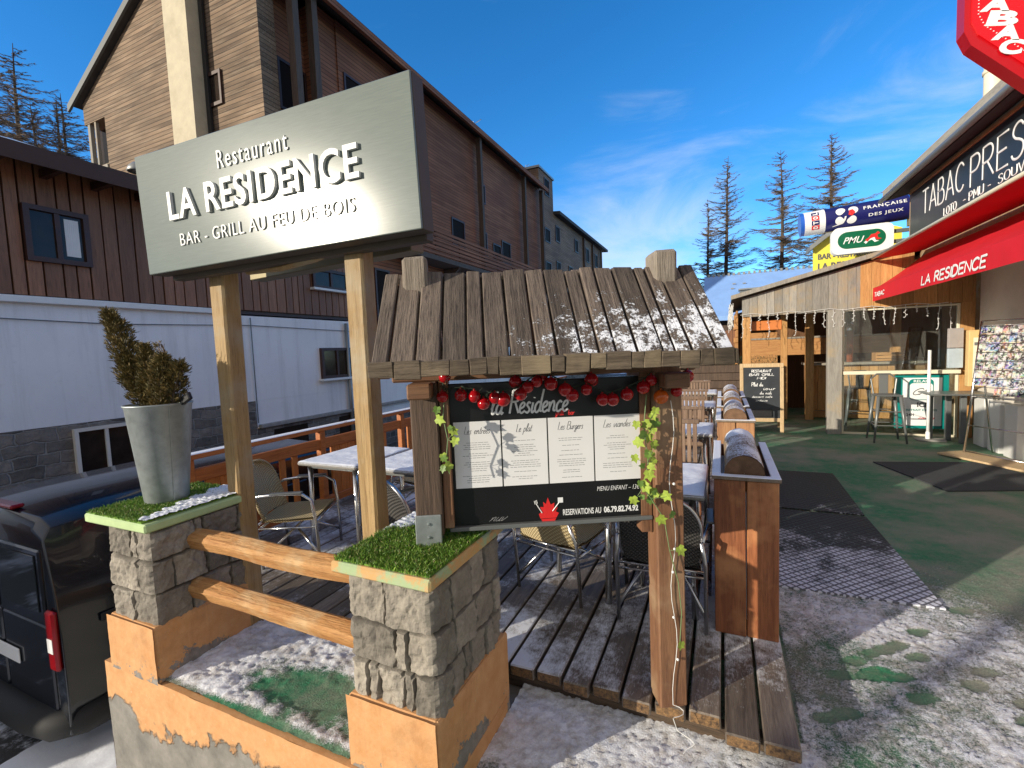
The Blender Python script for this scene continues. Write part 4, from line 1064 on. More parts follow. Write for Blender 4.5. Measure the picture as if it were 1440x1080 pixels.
# ivy
def leaf(b,p,s,n_,roll,rr):
    n_=V(n_).normalized(); a=n_.cross(V((0,0,1))); a=a.normalized() if a.length>.1 else V((1,0,0)); u=n_.cross(a)
    a,u=a*math.cos(roll)+u*math.sin(roll),u*math.cos(roll)-a*math.sin(roll)
    sh=[(0,-.5),(.28,-.62),(.5,-.3),(.36,-.12),(.55,.18),(.22,.2),(0,.62),(-.22,.2),(-.55,.18),(-.36,-.12),(-.5,-.3),(-.28,-.62)]
    vs=[p+(a*x+u*y)*s+n_*(s*.18*(abs(x)-.2)) for x,y in sh]+[p]
    b.quadmesh(vs,[(i,(i+1)%12,12) for i in range(12)])
leaves=[(-0.974,1.441),(-0.923,1.393),(-0.922,1.353),(-0.967,1.292),(-0.958,1.251),(-0.176,1.307),(-0.192,1.382),(-0.193,1.24),(-0.115,1.41),(-0.125,1.355),(-0.134,1.32),(-0.127,1.251),(-0.131,1.207),(-0.165,1.135),(-0.139,1.109),(-0.121,1.087),(-0.067,1.078),(-0.087,0.976),(-0.205,1.068),(-0.013,0.846),(-0.019,0.433),(-.12,1.225),(-.11,1.38),(-.14,1.17),(-.155,1.12),(-.13,1.06),(-.15,1.38),(-.105,1.43),(-.16,1.34),(-.11,1.29)]
iv=[[p for p in leaves if p[0]<-.5],[p for p in leaves if p[0]>-.5]]
for side_,(ls,lab) in enumerate(((iv[0],'short ivy garland hanging down the left edge of the menu board'),(iv[1],'long yellow green ivy garland trailing down the right shelter post'))):
    IV=thing('ivy_garland',lab,'garland',(-.2,2.075,.12),AN,'ivy garlands on the menu shelter'); rr=random.Random(side_+8)
    st=MB(); lf=MB(); ld=MB()
    if side_==0: pth=[(-.955,-.085,1.42),(-.965,-.09,1.33),(-.95,-.10,1.24),(-.962,-.09,1.15),(-.95,-.09,1.10)]
    else: pth=[(-.14,-.09,1.38),(-.155,-.095,1.25),(-.14,-.095,1.1),(-.165,-.10,1.0),(-.13,-.095,.95),(-.075,-.09,.86),(-.05,-.08,.72),(-.015,-.08,.58),(.0,-.075,.44),(-.01,-.075,.30)]
    st.tube(pth,.0022,5)
    for (x,z) in ls:
        p=V((x,-.10+rr.uniform(-.015,.015),z-.12)); (lf if rr.random()<.72 else ld)
        tgt=lf if rr.random()<.75 or side_==0 else ld
        leaf(tgt,p,rr.uniform(.032,.046),(rr.uniform(-.6,.3),-1,rr.uniform(-.2,.5)),rr.uniform(-1.2,1.2),rr)
        q=min(pth,key=lambda a:(a[0]-x)**2+(a[2]-(z-.12))**2); st.tube([p,V(q)],.001,3,caps=False)
    for k in range(10 if side_ else 4):
        i=rr.randrange(len(pth)-1); p=V(pth[i]).lerp(V(pth[i+1]),rr.random())+V((rr.uniform(-.03,.03),rr.uniform(-.03,0),rr.uniform(-.02,.02)))
        if side_==1 and p.z<.85: continue
        leaf(ld,p,rr.uniform(.022,.034),(rr.uniform(-.6,.6),-1,rr.uniform(-.2,.5)),rr.uniform(-2,2),rr)
    obj('stem',st,M['vine'],IV,local=True); obj('leaves',lf,M['leaf'],IV,local=True); obj('dark_leaves',ld,M['leafdark'],IV,local=True)
# fairy light cable down the right post
FL=thing('light_string','thin pale fairy light cable running down the front of the right shelter post','light string',(-.2,2.075,.12),AN)
b=MB(); pts=[(-.030+.012*math.sin(i*.9),-.068,1.35-i*.066) for i in range(20)]+[(-.04+.03*math.sin(k*.8),-.075-.012*k+.01*math.cos(k),.02-.006*k*(k>6)) for k in range(14)]
b.tube(pts,.0016,5); obj('cable',b,M['whitepaint'],FL,local=True)
b=MB()
for z in (1.0,.72,.62,.42,.23): b.sphere((-.028+.01*math.sin(z*9),-.073,z),.006,8,6)
obj('bulbs',b,M['letter'],FL,local=True)

# ------------------------------------------------ deck
DK=thing('wooden_deck','grey plank terrace deck with frost and patches of snow','deck',(-1.7,7,0)); DK['kind']='thing'
b=MB(); x=-3.86; rd=random.Random(5); e=-.857
xs_=[]; g=-.857
xx=.2755
while xx>-3.9: xs_.append(xx); xx-=.1415
for i,x1 in enumerate(xs_):
    y0=2.0+rd.uniform(-.012,.02)-(.055 if x1>.0 else 0)+(-.18 if x1<-1.35 else 0)
    segs=[y0]; yy=y0
    while yy<12:
        yy+=rd.choice([2.4,3.1,3.9]); segs.append(min(yy,12))
    for a,c in zip(segs,segs[1:]):
        if c-a<.05: continue
        b.bev(x1-.1415+.007,x1-.007+rd.uniform(-.002,.001),a+.003,c-.003,.062+rd.uniform(-.0015,.0015),.12+rd.uniform(-.003,.003),.006,j=.0015)
obj('planks',b,M['deck'],DK)
b=MB(); b.bev(-3.86,.25,2.04,2.10,-.02,.061,.005,j=.002); b.bev(-3.86,-1.36,1.86,1.91,-.0,.060,.005)
for y in (2.6,3.4,4.2,5,6,7,8,9): b.box(-3.86,.24,y,y+.05,-.02,.061)
obj('joists',b,wood('joist_wood',(.04,.027,.018),(.12,.075,.04),0,isl=.1,bump=.8),DK)
# ------------------------------------------------ pot and conifer
pot=thing('zinc_pot','tall tapered zinc planter standing on the farther turf topped pillar','plant pot',(-2.94,1.56,.92))
b=MB(); b.lathe([(.001,.0),(.103,.0),(.107,.01),(.158,.545),(.164,.552),(.166,.559),(.160,.562),(.153,.556),(.150,.53),(.149,.50),(.001,.50)],(-2.94,1.56,.925),48)
obj('pot_body',b,M['steel'],pot,smooth=True)
T=Matrix.Translation((-2.94,1.56,.925))@Matrix.Rotation(R_(-12),4,'Z')
b=MB(); b.tube([T@V((.108,0,.01)),T@V((.160,0,.545))],.003,5); obj('seam',b,M['steel'],pot)
b=MB(); b.lathe([(.001,.512),(.149,.512)],(-2.94,1.56,.925),20); obj('soil',b,M['bark'],pot)
b=MB(); b.bev(-.04,.05,-.012,.012,-.02,.025,.005,T=Matrix.Translation((-2.755,1.60,1.505))@Matrix.Rotation(R_(-25),4,'Y')); obj('label_clip',b,M['black'],pot)
pl_=thing('potted_conifer','browning dwarf conifer with three ragged shoots in the zinc pot','plant',(-2.94,1.56,1.44))
rr=random.Random(17); stem=MB(); nd=MB()
def shoot(base,tip,rad,cnt,sd,bare=0):
    base=V(base);tip=V(tip); d=tip-base; L=d.length
    pts=[base+d*(i/8)+V((.02*math.sin(i*1.1+sd),.02*math.cos(i+sd),0))*(i/8) for i in range(9)]
    stem.tube(pts,[.010*(1-i/10)+.002 for i in range(9)],5)
    for k in range(cnt):
        f=rr.random()**.85; p=base+d*f; a=rr.uniform(0,6.28)
        env=rad*(math.sin(math.pi*min(1,(f*.82+.16)))**.7); r=env*rr.random()**.45*(1+.25*math.sin(a*3+f*14+sd))
        q=p+V((math.cos(a)*r,math.sin(a)*r,r*.5+rr.uniform(-.01,.02)))
        if rr.random()<bare: 
            stem.tube([p,q],.0015,3,caps=False); continue
        if rr.random()<.12: stem.tube([p,q],.0014,3,caps=False)
        out=V((math.cos(a),math.sin(a),.9)).normalized()
        for m in range(5):
            dd=(out+V((rr.uniform(-.6,.6),rr.uniform(-.6,.6),rr.uniform(-.5,.6)))).normalized(); l=rr.uniform(.014,.036)
            s_=dd.cross(V((rr.random()-.5,rr.random()-.5,rr.random()-.5))).normalized()*.0026
            c=q+V((rr.uniform(-1,1),rr.uniform(-1,1),rr.uniform(-1,1)))*.008
            nd.quadmesh([c-s_*.5,c+s_*.5,c+dd*l*.6+s_,c+dd*l,c+dd*l*.6-s_],[(0,1,2,3,4)])
shoot((-3.00,1.56,1.44),(-3.37,1.56,2.03),.070,1300,0)
shoot((-3.02,1.54,1.46),(-3.20,1.54,1.76),.075,700,7)
shoot((-2.94,1.56,1.44),(-3.02,1.56,1.80),.055,800,2,.08)
shoot((-2.88,1.54,1.44),(-2.82,1.54,1.74),.06,650,3,.2)
shoot((-2.86,1.58,1.44),(-2.74,1.58,1.70),.055,500,13,.25)
shoot((-2.93,1.58,1.44),(-3.09,1.58,1.80),.035,120,5,.6)
shoot((-2.86,1.56,1.44),(-2.88,1.56,1.82),.04,110,6,.8)
for k in range(22):
    a=rr.uniform(-1.0,1.0); L_=rr.uniform(.15,.40); x=-2.94+rr.uniform(-.1,.12); stem.tube([(x,1.56,1.44),(x+a*.08,1.55,1.44+L_*.5),(x+a*.2,1.54,1.44+L_)],.0015,3)
obj('branches',stem,M['twig'],pl_); obj('foliage',nd,M['needles'],pl_)

# ------------------------------------------------ railing of the deck
RL=thing('deck_railing','orange brown timber deck railing with snow along its top rail','railing',(-3.8,6,.12))
b=MB(); b.bev(-3.86,-3.76,2.1,11.8,.955,1.0,.006); obj('top_rail',b,M['railsnow'],RL)
b=MB(); b.bev(-3.84,-3.79,2.1,11.8,.765,.87,.006); obj('middle_rail',b,M['railing'],RL)
b=MB(); b.bev(-3.84,-3.79,2.1,11.8,.17,.25,.006); obj('bottom_rail',b,M['railing'],RL)
y=2.15; k=0
while y<11.6:
    b=MB(); b.bev(-3.85,-3.78,y,y+.07,.0,.954,.006); obj('post',b,M['railing'],RL)
    b=MB()
    yy=y+.16
    for q in range(5): b.bev(-3.83,-3.805,yy,yy+.115,.251,.764,.003); yy+=.118
    obj('panel',b,M['railpanel'],RL)
    b=MB(); yy+=.10
    for q in range(2): b.bev(-3.83,-3.805,yy,yy+.06,.251,.764,.003); yy+=.14
    obj('baluster',b,M['railpanel'],RL)
    y+=1.32
st=MB(); c=V((-3.74,2.75,.66))
for (a,l) in ((0,.16),(1.0,.15),(2.1,.14),(3.0,.18),(4.1,.17),(5.2,.15)):
    d=V((.1,math.cos(a),math.sin(a))); e=c+d*l; st.tube([c,e],.008,5)
    st.tube([c+d*l*.6,c+d*l*.6+V((0,math.cos(a+.7),math.sin(a+.7)))*l*.4],.006,5)
single('twig_star',st,M['twig'],'small star of crossed twigs hung on the orange railing','decoration')

# ------------------------------------------------ planters along the terrace
def planter(y0,y1,lab,first):
    t=thing('wooden_planter',lab,'planter',(.11,(y0+y1)/2,.12),0,'log filled plank planters along the deck edge')
    x0,x1,zt=-.045,.262,.985
    m=M['planter'] if first else M['planter2']
    b=MB(); b.bev(x0,.108,y0,y0+.03,.12,zt-.012,.004,j=.0015); b.bev(.114,x1,y0,y0+.03,.12,zt-.012,.004,j=.0015)
    n=int((y1-y0)/.17)
    b.bev(x0,.108,y1-.03,y1,.12,zt-.012,.004); b.bev(.114,x1,y1-.03,y1,.12,zt-.012,.004)
    for k in range(n):
        a=y0+.033+(y1-y0-.066)*k/n; c=a+(y1-y0-.066)/n-.004
        b.bev(x0,x0+.025,a,c,.12,zt-.012,.003); b.bev(x1-.025,x1,a,c,.12,zt-.012,.003)
    obj('panel',b,m,t)
    b=MB(); w=.035
    b.bev(x0-.01,x1+.01,y0-.012,y0+w,zt-.010,zt+.012,.003); b.bev(x0-.01,x0+w,y0+w+.002,y1,zt-.010,zt+.012,.003); b.bev(x1-w,x1+.01,y0+w+.002,y1,zt-.010,zt+.012,.003)
    obj('rim',b,wood('planter_rim',(.16,.12,.09),(.25,.2,.15),1,snow=.66,isl=.1) if first else bpy.data.materials['planter_rim'],t)
    b=MB(); b.box(x0+.03,x1-.03,y0+.035,y1-.035,.2,zt-.09); obj('snow_filling',b,M['snow'],t)
    # log
    lg=MB(); n=20; r=.098; x=.105; rl=random.Random(int(y0*10)); ys=[y0+.05+(y1-y0-.1)*i/10 for i in range(11)]
    lg.v=[]; 
    for yy in ys:
        for k in range(n):
            an=2*math.pi*k/n; q=r*(1+.05*noise.noise(V((math.cos(an)*2,yy*3,math.sin(an)*2+y0))))
            lg.v.append((x+q*math.cos(an),yy,.985+.015+q*math.sin(an)))
    for i in range(10):
        for k in range(n): lg.f.append((i*n+k,i*n+(k+1)%n,(i+1)*n+(k+1)%n,(i+1)*n+k)); lg.mi.append(0)
    lt=thing('log',None,None,(x,(y0+y1)/2,.9)); lt.name='birch_log'
    tag(lt,lab_log[0],'log','logs lying in the planters'); lab_log.pop(0)
    obj('bark',lg,M['log'],lt,smooth=True)
    e=MB(); e.lathe([(.001,0),(r*.5,.002),(r*.97,0),(r*1.0,.004)],(0,0,0),n,T=Matrix.Translation((x,ys[0]+.001,1.0))@Matrix.Rotation(R_(90),4,'X')); obj('cut_end',e,M['logend'],lt)
    return t
lab_log=['snow topped birch log lying in the nearest planter','snowy birch log lying in the second planter from the front','birch log lying in the third planter','birch log lying in the farthest planter']
planter(2.66,3.62,'nearest red brown plank planter, tall box at the corner of the deck',True)
planter(4.62,5.42,'second plank planter from the front, paler wood, behind the nearest one',False)
planter(5.62,6.42,'third plank planter from the front with a snowy log',False)
planter(6.62,7.4,'farthest plank planter on the deck edge',False)

# ------------------------------------------------ tables and chairs
def table(x,y,w,l,lab,leg='H',proto=None):
    t=thing('cafe_table',lab,'table',(x,y,.12),0,'snow dusted cafe tables on the deck')
    b=MB(); b.bev(x-w/2,x+w/2,y-l/2,y+l/2,.835,.862,.008); obj('table_top',b,M['tablesnow'],t)
    q=snow_grid('snow_cover',x-w/2+.006,x+w/2-.006,y-l/2+.006,y+l/2-.006,.014,lambda a,c:(.864+.008*sm(min(a-(x-w/2),x+w/2-a,c-(y-l/2),y+l/2-c),.0,.03)*(1+.9*fbm(a*9,c*9,1,3)+.5*fbm(a*50,c*50,3,2)),1),M['snow']); q.data.transform(W[t].inverted()); q.parent=t
    for sx in (-1,1):
        for sy in (-1,1):
            b=MB(); b.tube([(x+sx*(w/2-.06),y+sy*(l/2-.06),.12),(x+sx*(w/2-.07),y+sy*(l/2-.07),.834)],.02,10); obj('leg',b,M['metal'],t,smooth=True)
    b=MB(); b.box(x-w/2+.06,x+w/2-.06,y-l/2+.06,y+l/2-.06,.805,.833); obj('apron',b,M['greypaint'],t)
table(-2.88,3.02,.62,.70,'snowy square table by the orange railing, left of the pair')
table(-2.22,3.02,.62,.70,'snowy square table seen beside the right sign post, right of the pair')
table(-.78,3.32,.70,.70,'table half hidden behind the menu board with its legs showing below')
table(-.40,3.05,.62,.74,'snow covered table just behind the right shelter post, nearest the corner planter')
table(-.42,4.9,.68,.68,'snow covered table in line behind the second planter')
table(-.42,6.9,.68,.68,'third snowy table back along the planters')
table(-.42,8.7,.68,.68,'farthest snowy table along the planters')
table(-2.6,5.4,.7,.7,'snowy table standing mid deck near the railing')
table(-1.6,7.2,.7,.7,'snowy table in the back middle of the deck')
table(-2.7,8.6,.7,.7,'snowy table at the back of the deck near the railing')
def bistro(wm,metal,nm='bistro_chair'):
    """origin at floor centre, faces +Y"""
    t=thing(nm,'chair','chair',(0,0,0))
    for sx in (-1,1):
        b=MB()
        b.tube([(sx*.235,-.20,0),(sx*.235,-.235,.45),(sx*.215,-.285,.62)],.0115,10); obj('rear_leg',b,metal,t,smooth=True).name='leg'
        b=MB(); b.tube([(sx*.255,.235,0),(sx*.262,.225,.40),(sx*.265,.20,.60),(sx*.262,.13,.655),(sx*.255,-.05,.66),(sx*.235,-.20,.645),(sx*.215,-.27,.60)],.0125,10); obj('front_leg_and_arm',b,metal,t,smooth=True).name='leg'
        b=MB(); b.bev(sx*.262-.022,sx*.262+.022,-.10,.14,.660,.676,.006); obj('arm_rest',b,M['greypaint'],t)
    b=MB(); b.tube([(-.235,-.21,.40),(.235,-.21,.40)],.0095,8); b.tube([(-.26,.22,.40),(.26,.22,.40)],.0095,8); b.tube([(-.235,-.21,.36),(-.26,.22,.36)],.009,8); b.tube([(.235,-.21,.36),(.26,.22,.36)],.009,8)
    b.tube([(-.235,-.205,.36),(.235,-.205,.36)],.009,8)
    b.tube([(-.235,-.20,.10),(-.10,0,.30),(.10,0,.30),(.235,-.20,.10)],.011,8); b.tube([(-.255,.23,.12),(-.10,.02,.30)],.011,8); b.tube([(.255,.23,.12),(.10,.02,.30)],.011,8)
    obj('frame',b,metal,t,smooth=True)
    # seat
    b=MB(); n=10; vs=[];
    for j in range(n+1):
        for i in range(n+1):
            u=i/n*2-1;v=j/n*2-1; vs.append((u*.225*(1-.06*(v<-.5)),v*.215,.425-.018*(1-u*u)*(1-v*v)+.01*max(0,v)))
    for j in range(n):
        for i in range(n): b.f.append((j*(n+1)+i,j*(n+1)+i+1,(j+1)*(n+1)+i+1,(j+1)*(n+1)+i)); b.mi.append(0)
    b.v=vs; m=len(vs); b.v+= [(x,y,z-.022) for x,y,z in vs]; b.f+=[tuple(q+m for q in f) for f in b.f]; b.mi=[0]*len(b.f)
    obj('seat',b,wm,t,smooth=True)
    b=MB(); n=14; vs=[]
    for j in range(n+1):
        for i in range(n+1):
            u=i/n*2-1; f=j/n; half=.212 if f<.55 else .212*math.sqrt(max(0.02,1-((f-.55)/.47)**2)); half*=1 if f>.1 else .95
            vs.append((u*half,-.225-.12*f+.05*u*u,.43+.46*f))
    b.v=vs+[(x,y-.02,z) for x,y,z in vs]; m=len(vs)
    for j in range(n):
        for i in range(n): q=(j*(n+1)+i,j*(n+1)+i+1,(j+1)*(n+1)+i+1,(j+1)*(n+1)+i); b.f.append(q); b.f.append(tuple(z+m for z in q)[::-1])
    b.mi=[0]*len(b.f)
    obj('backrest',b,wm,t,smooth=True)
    rim=[vs[j*(n+1)] for j in range(n+1)]+[vs[n*(n+1)+i] for i in range(n+1)]+[vs[j*(n+1)+n] for j in range(n,-1,-1)]
    b=MB(); b.tube([(x,y-.01,z) for x,y,z in rim[::1]],.0125,8); obj('back_rim',b,metal if wm is M['wickerdark'] else M['wicker'],t,smooth=True)
    return t
dkmetal=plain('dull_tube',(.50,.50,.52),.28,1)
GC='wicker bistro chairs on the deck'
c1=bistro(M['wicker'],M['metal']); c1.location=(-.98,2.88,.12); c1.rotation_euler=(0,0,R_(-13)); tag(c1,'cream wicker bistro chair seen below the left half of the menu board','chair',GC)
c2=bistro(M['wickerdark'],dkmetal); c2.location=(-.33,2.80,.12); c2.rotation_euler=(0,0,R_(2)); tag(c2,'dark backed bistro chair just left of the right shelter post','chair',GC)
dup(c1,(-3.12,2.60,.12),R_(-62),'wicker bistro chair with oval back between the two sign posts, by the railing',GC)
dup(c1,(-2.66,3.72,.12),R_(168),'wicker bistro chair with rounded back behind the pair of snowy tables',GC)
dup(c1,(-.78,3.98,.12),R_(180),'wicker bistro chair on the far side of the table behind the menu board',GC)
dup(c2,(-1.9,2.60,.12),R_(-20),'dark bistro chair tucked in behind the right sign post',GC)
for o_ in [o for o in COL.objects if o.name.startswith('bistro_chair')]: o_.scale=(1,1,.88)
def slat_chair():
    t=thing('folding_chair','chair','chair',(0,0,0)); m=wood('slat_chair_wood',(.16,.10,.07),(.28,.19,.13),2,isl=.2,snow=.45)
    for sx in (-1,1):
        for (y0,y1) in ((-.19,.2),(.19,-.2)):
            b=MB(); b.tube([(sx*.2,y0,0),(sx*.2,y1 if y0>0 else .1,.44)],.014,6); obj('leg',b,m,t)
    b=MB()
    for k in range(7): b.bev(-.2,.2,-.19+k*.057,-.19+k*.057+.045,.44,.455,.003)
    obj('seat',b,m,t)
    b=MB()
    for k in range(8): b.bev(-.19+k*.05,-.19+k*.05+.035,-.235,-.22,.50,.86,.003)
    b.bev(-.21,.21,-.245,-.215,.86,.90,.004); b.bev(-.21,.21,-.245,-.215,.46,.50,.004)
    obj('backrest',b,m,t); return t
s1=slat_chair(); s1.location=(-.40,4.22,.12); s1.rotation_euler=(0,0,R_(180)); GS='wooden slatted folding chairs along the planters'
tag(s1,'dark slatted chair facing us between the nearest and second snowy tables by the planters','chair',GS)
dup(s1,(-.40,5.65,.12),0,'slatted chair tipped in behind the second snowy table by the planters',GS)
dup(s1,(-.40,6.2,.12),R_(180),'slatted chair in front of the third snowy table by the planters',GS)
dup(s1,(-.40,7.7,.12),0,'pale slatted chair behind the third snowy table',GS)
dup(s1,(-.40,9.5,.12),0,'farthest slatted chair at the end of the row of tables',GS)

# ------------------------------------------------ van
vn=thing('parked_van','dark blue grey van parked below the wall with frosted roof','van',(-5.0,3.6,-1.1))
x0,x1,yr=-5.78,-4.07,1.44
def vanbody():
    b=MB(); secs=[]
    # cross sections along y, (half width scale, roof z, bottom z)
    ys=[(0,.0,1.70),(.05,.02,1.78),(.35,.0,1.815),(1.4,0,1.83),(2.6,0,1.80),(3.0,.0,1.66),(3.55,.0,1.12),(4.1,.02,1.0),(4.3,.1,.8)]
    n=0; cx=(x0+x1)/2; hw=(x1-x0)/2
    for (y,ins,zt) in ys:
        w=hw-ins
        prof=[(-w+.02,.28),(-w,.55),(-w,.95),(-w+.03,min(zt-.25,1.25)),(-w+.12,zt-.06),(-w+.26,zt),(0,zt+.02),(w-.26,zt),(w-.12,zt-.06),(w-.03,min(zt-.25,1.25)),(w,.95),(w,.55),(w-.02,.28)]
        b.v+=[(cx+px_,yr+y,-1.1+pz_) for px_,pz_ in prof]; n=len(prof)
    for i in range(len(ys)-1):
        for k in range(n-1): b.f.append((i*n+k,i*n+k+1,(i+1)*n+k+1,(i+1)*n+k)); b.mi.append(1 if 5<=k<=6 and 1<=i<=4 else 0)
        b.mi.append(0); b.f.append((i*n+n-1,i*n,(i+1)*n,(i+1)*n+n-1))
    b.f.append(tuple(range(n))); b.f.append(tuple((len(ys)-1)*n+k for k in range(n))); b.mi+=[0,0]
    return b
bo=obj('body',vanbody(),[M['vanpaint'],M['frost']],vn,smooth=True)
md=bo.modifiers.new('b','BEVEL'); md.width=.03; md.segments=3; md.limit_method='ANGLE'; md.angle_limit=R_(35)
for sx in (-1,1):
    cx=(x0+x1)/2
    b=MB(); a0,a1=(cx+.03,x1-.16) if sx>0 else (x0+.16,cx-.03)
    b.bev(a0,a1,yr-.018,yr+.01,-.05,.48,.02); d=obj('rear_door',b,M['vanpaint'],vn)
    b=MB(); b.bev(a0+.07,a1-.05,yr-.026,yr-.0185,.02+.02,.44,.012); obj('window',b,M['vanglass'],d)
    b=MB(); b.bev(a0-.005,a1+.02,yr-.014,yr+.01,-.80,-.06,.02); obj('rear_door_lower',b,M['vanpaint'],vn)
    q=x1-.14 if sx>0 else x0+.02
    b=MB(); b.bev(q+.02,q+.125,yr-.035,yr+.0,-.34,.08,.018); l=obj('tail_lamp',b,M['taillamp'],vn)
    b=MB(); b.bev(q+.035,q+.105,yr-.040,yr-.0355,-.21,-.11,.004); obj('reverse_lamp',b,M['whitepaint'],l)
b=MB(); b.tube([(x0+.10,yr+.10,-.76),(x0+.16,yr-.005,-.76),(x0+.4,yr-.04,-.76),(x1-.4,yr-.04,-.76),(x1-.16,yr-.005,-.76),(x1-.06,yr+.10,-.76),(x1-.03,yr+.35,-.76)],.105,16); obj('bumper',b,M['rubber'],vn,smooth=True)
b=MB(); b.bev(cx-.26,cx+.26,yr-.03,yr-.019,-.42,-.31,.004); obj('number_plate',b,M['whitepaint'],vn)
b=MB(); b.bev(cx-.25,cx+.25,yr+.02,yr+.10,.705,.735,.01); obj('brake_lamp',b,M['taillamp'],vn)
# side trims: sliding door groove and window panels
b=MB(); b.bev(x1-.006,x1+.010,yr+.22,yr+1.7,-.115,-.055,.006); obj('door_track',b,M['rubber'],vn)
b=MB()
for (ya,yb) in ((1.30,2.1),): b.bev(x1-.045,x1-.012,yr+ya,yr+yb,.12,.42,.012,T=None)
obj('side_window',b,M['vanglass'],vn)
b=MB(); b.bev(x1+.001,x1+.04,yr+2.1,yr+2.3,-.05,.03,.01); obj('handle',b,M['vanpaint'],vn)
for sx in (x1-.1,x0+.1):
    for yy in (.75,3.55):
        T=Matrix.Translation((sx,yr+yy,-.79))@Matrix.Rotation(R_(90),4,'Y')
        b=MB(); b.lathe([(.20,-.1),(.29,-.11),(.315,-.07),(.315,.07),(.29,.11),(.20,.1)],(0,0,0),28,T=T); wl=obj('wheel',b,M['rubber'],vn,smooth=True)
        b=MB(); b.lathe([(.001,-.09),(.19,-.1),(.2,-.08),(.2,.08),(.19,.1),(.001,.09)],(0,0,0),20,T=T); obj('rim',b,M['steel'],wl,smooth=True)
# ------------------------------------------------ shop on the right
FX=3.7
sp=thing('tobacco_shop','tobacco shop with beige wall, dark name panel and zinc edged roof on the right','shop',(6,7,0))
KX=3.0; q_=3.0/3.66
b=MB(); b.box(FX,10,.8,9.72,0,3.3); obj('wall',b,M['beige'],sp)
BRD=wood('shop_boarding',(.36,.20,.10),(.52,.33,.18),2,isl=0,bump=.3,c3=(.42,.38,.3))
b=MB(); b.box(FX+.02,10,9.4,12.9,3.31,4.5); b.box(FX+.6,10,9.73,12.9,0,3.3); obj('rear_wall',b,BRD,sp)
b=MB(); b.box(KX,FX+.01,.8,9.70,2.93,4.22); b.box(KX,FX+.01,9.70,10.42,2.96,4.22); obj('projecting_wall',b,BRD,sp)
b=MB(); b.box(KX+.01,FX-.01,.8,9.70,2.905,2.928); obj('soffit',b,M['beige'],sp)
b=MB(); b.prism([(2.76,4.16),(2.76,4.32),(10,5.9),(10,5.7)],.6,10.78,'y'); b.prism([(3.45,4.50),(3.45,4.62),(10,6.0),(10,5.9)],10.785,13.0,'y'); obj('roof',b,M['rooftile'],sp)
b=MB(); b.bev(2.71,2.757,.6,10.80,4.17,4.36,.008); obj('roof_edge',b,wood('roof_edge_boarding',(.33,.31,.27),(.46,.43,.37),1,isl=0),sp)
b=MB(); b.tube([(2.68,.6,4.17),(2.68,10.8,4.17)],.04,10); obj('gutter',b,M['gutter'],sp,smooth=True)
b=MB(); b.bev(KX-.035,KX-.002,1.0,10.26,3.38,4.10,.004); nb=obj('name_panel',b,M['signdark'],sp)
b=MB(); b.bev(KX-.05,KX-.0,1.0,10.3,4.103,4.15,.004); obj('panel_frame',b,M['orangex'],sp)
def FT(y,z,x): return frame((x,y,z),(0,-1,0),(0,0,1))
for (t_,w_,h_,y_,z_,th_) in (('TABAC',1.72,.48,11.86,4.03,.034),('PRESSE',2.20,.50,9.94,3.98,.034),('LOTO',.50,.15,10.88,3.78,.018),('- PMU -',.85,.15,10.15,3.79,.018),('SOUVENIRS',1.30,.14,9.09,3.79,.015)):
    obj('lettering',stroke(t_,w_*q_,h_*q_,FT(y_*q_,1.7+(z_-1.7)*q_,KX-.038),th_*q_,.006,gap=.16,n=6),M['letter'],nb)
# white post, pipe
b=MB(); b.tube([(4.5,11.6,4.8),(4.5,11.6,7.4)],.13,14); b.tube([(4.5,11.6,6.35),(4.5,11.6,6.41)],.15,14); obj('vent_pipe',b,M['cream'],sp,smooth=True)
b=MB(); b.box(5.0,5.6,11.0,11.6,5,7.2); obj('chimney',b,M['beige'],sp)
# awnings
def awning(lab,yA,yB,xf,zf,zw,val,texts):
    t=thing('awning',lab,'awning',(3.0,(yA+yB)/2,zf),0,'red awnings over the shop front')
    n=40; vs=[]
    for i in range(n+1):
        y=yA+(yB-yA)*i/n
        for k in range(9):
            f=k/8; sag=-.02*math.sin(math.pi*f)*(1+.3*math.sin(i*1.7)); vs.append((xf+(2.985-xf)*f,y,zf+(zw-zf)*f+sag))
    fs=[(i*9+k,i*9+k+1,(i+1)*9+k+1,(i+1)*9+k) for i in range(n) for k in range(8)]
    b=MB(); b.quadmesh(vs,fs); obj('fabric',b,M['redfab'],t,smooth=True)
    b=MB(); b.tube([(xf,yA,zf),(xf,yB,zf)],.022,8); obj('front_bar',b,M['cream'] if not val else M['redfab'],t,smooth=True)
    for y in (yA+.6,yB-2.0):
        b=MB(); b.tube([(2.98,y,zw-.12),(xf+.30,y-.25,(zf+zw)/2-.10),(xf+.03,y,zf-.02)],.016,8); obj('arm',b,M['greypaint'],t)
    if val:
        b=MB(); vs=[]
        for i in range(n+1):
            y=yA+(yB-yA)*i/n; w=.004*math.sin(i*1.3)
            vs+= [(xf-.024,y,zf+.01),(xf-.026+w,y,zf-val)]
        b.quadmesh(vs,[(2*i,2*i+1,2*i+3,2*i+2) for i in range(n)]); v=obj('valance',b,M['redfab'],t)
        for (s_,w,h,y,z,th) in texts: obj('lettering',stroke(s_,w,h,FT(y,z,xf-.034),th,.003,shear=.12,gap=.13,n=4),M['letter'],v)
    return t
awning('lower red awning reading LA RESIDENCE on its sunlit valance',9.70,2.5,2.35,2.50,2.985,.21,[('LA RESIDENCE',1.63,.135,7.60,2.315,.026),('TABAC',.50,.08,9.56,2.35,.016)])
awning('upper shaded red awning just below the dark name panel',9.66,2.5,2.30,3.00,3.06,0,[])

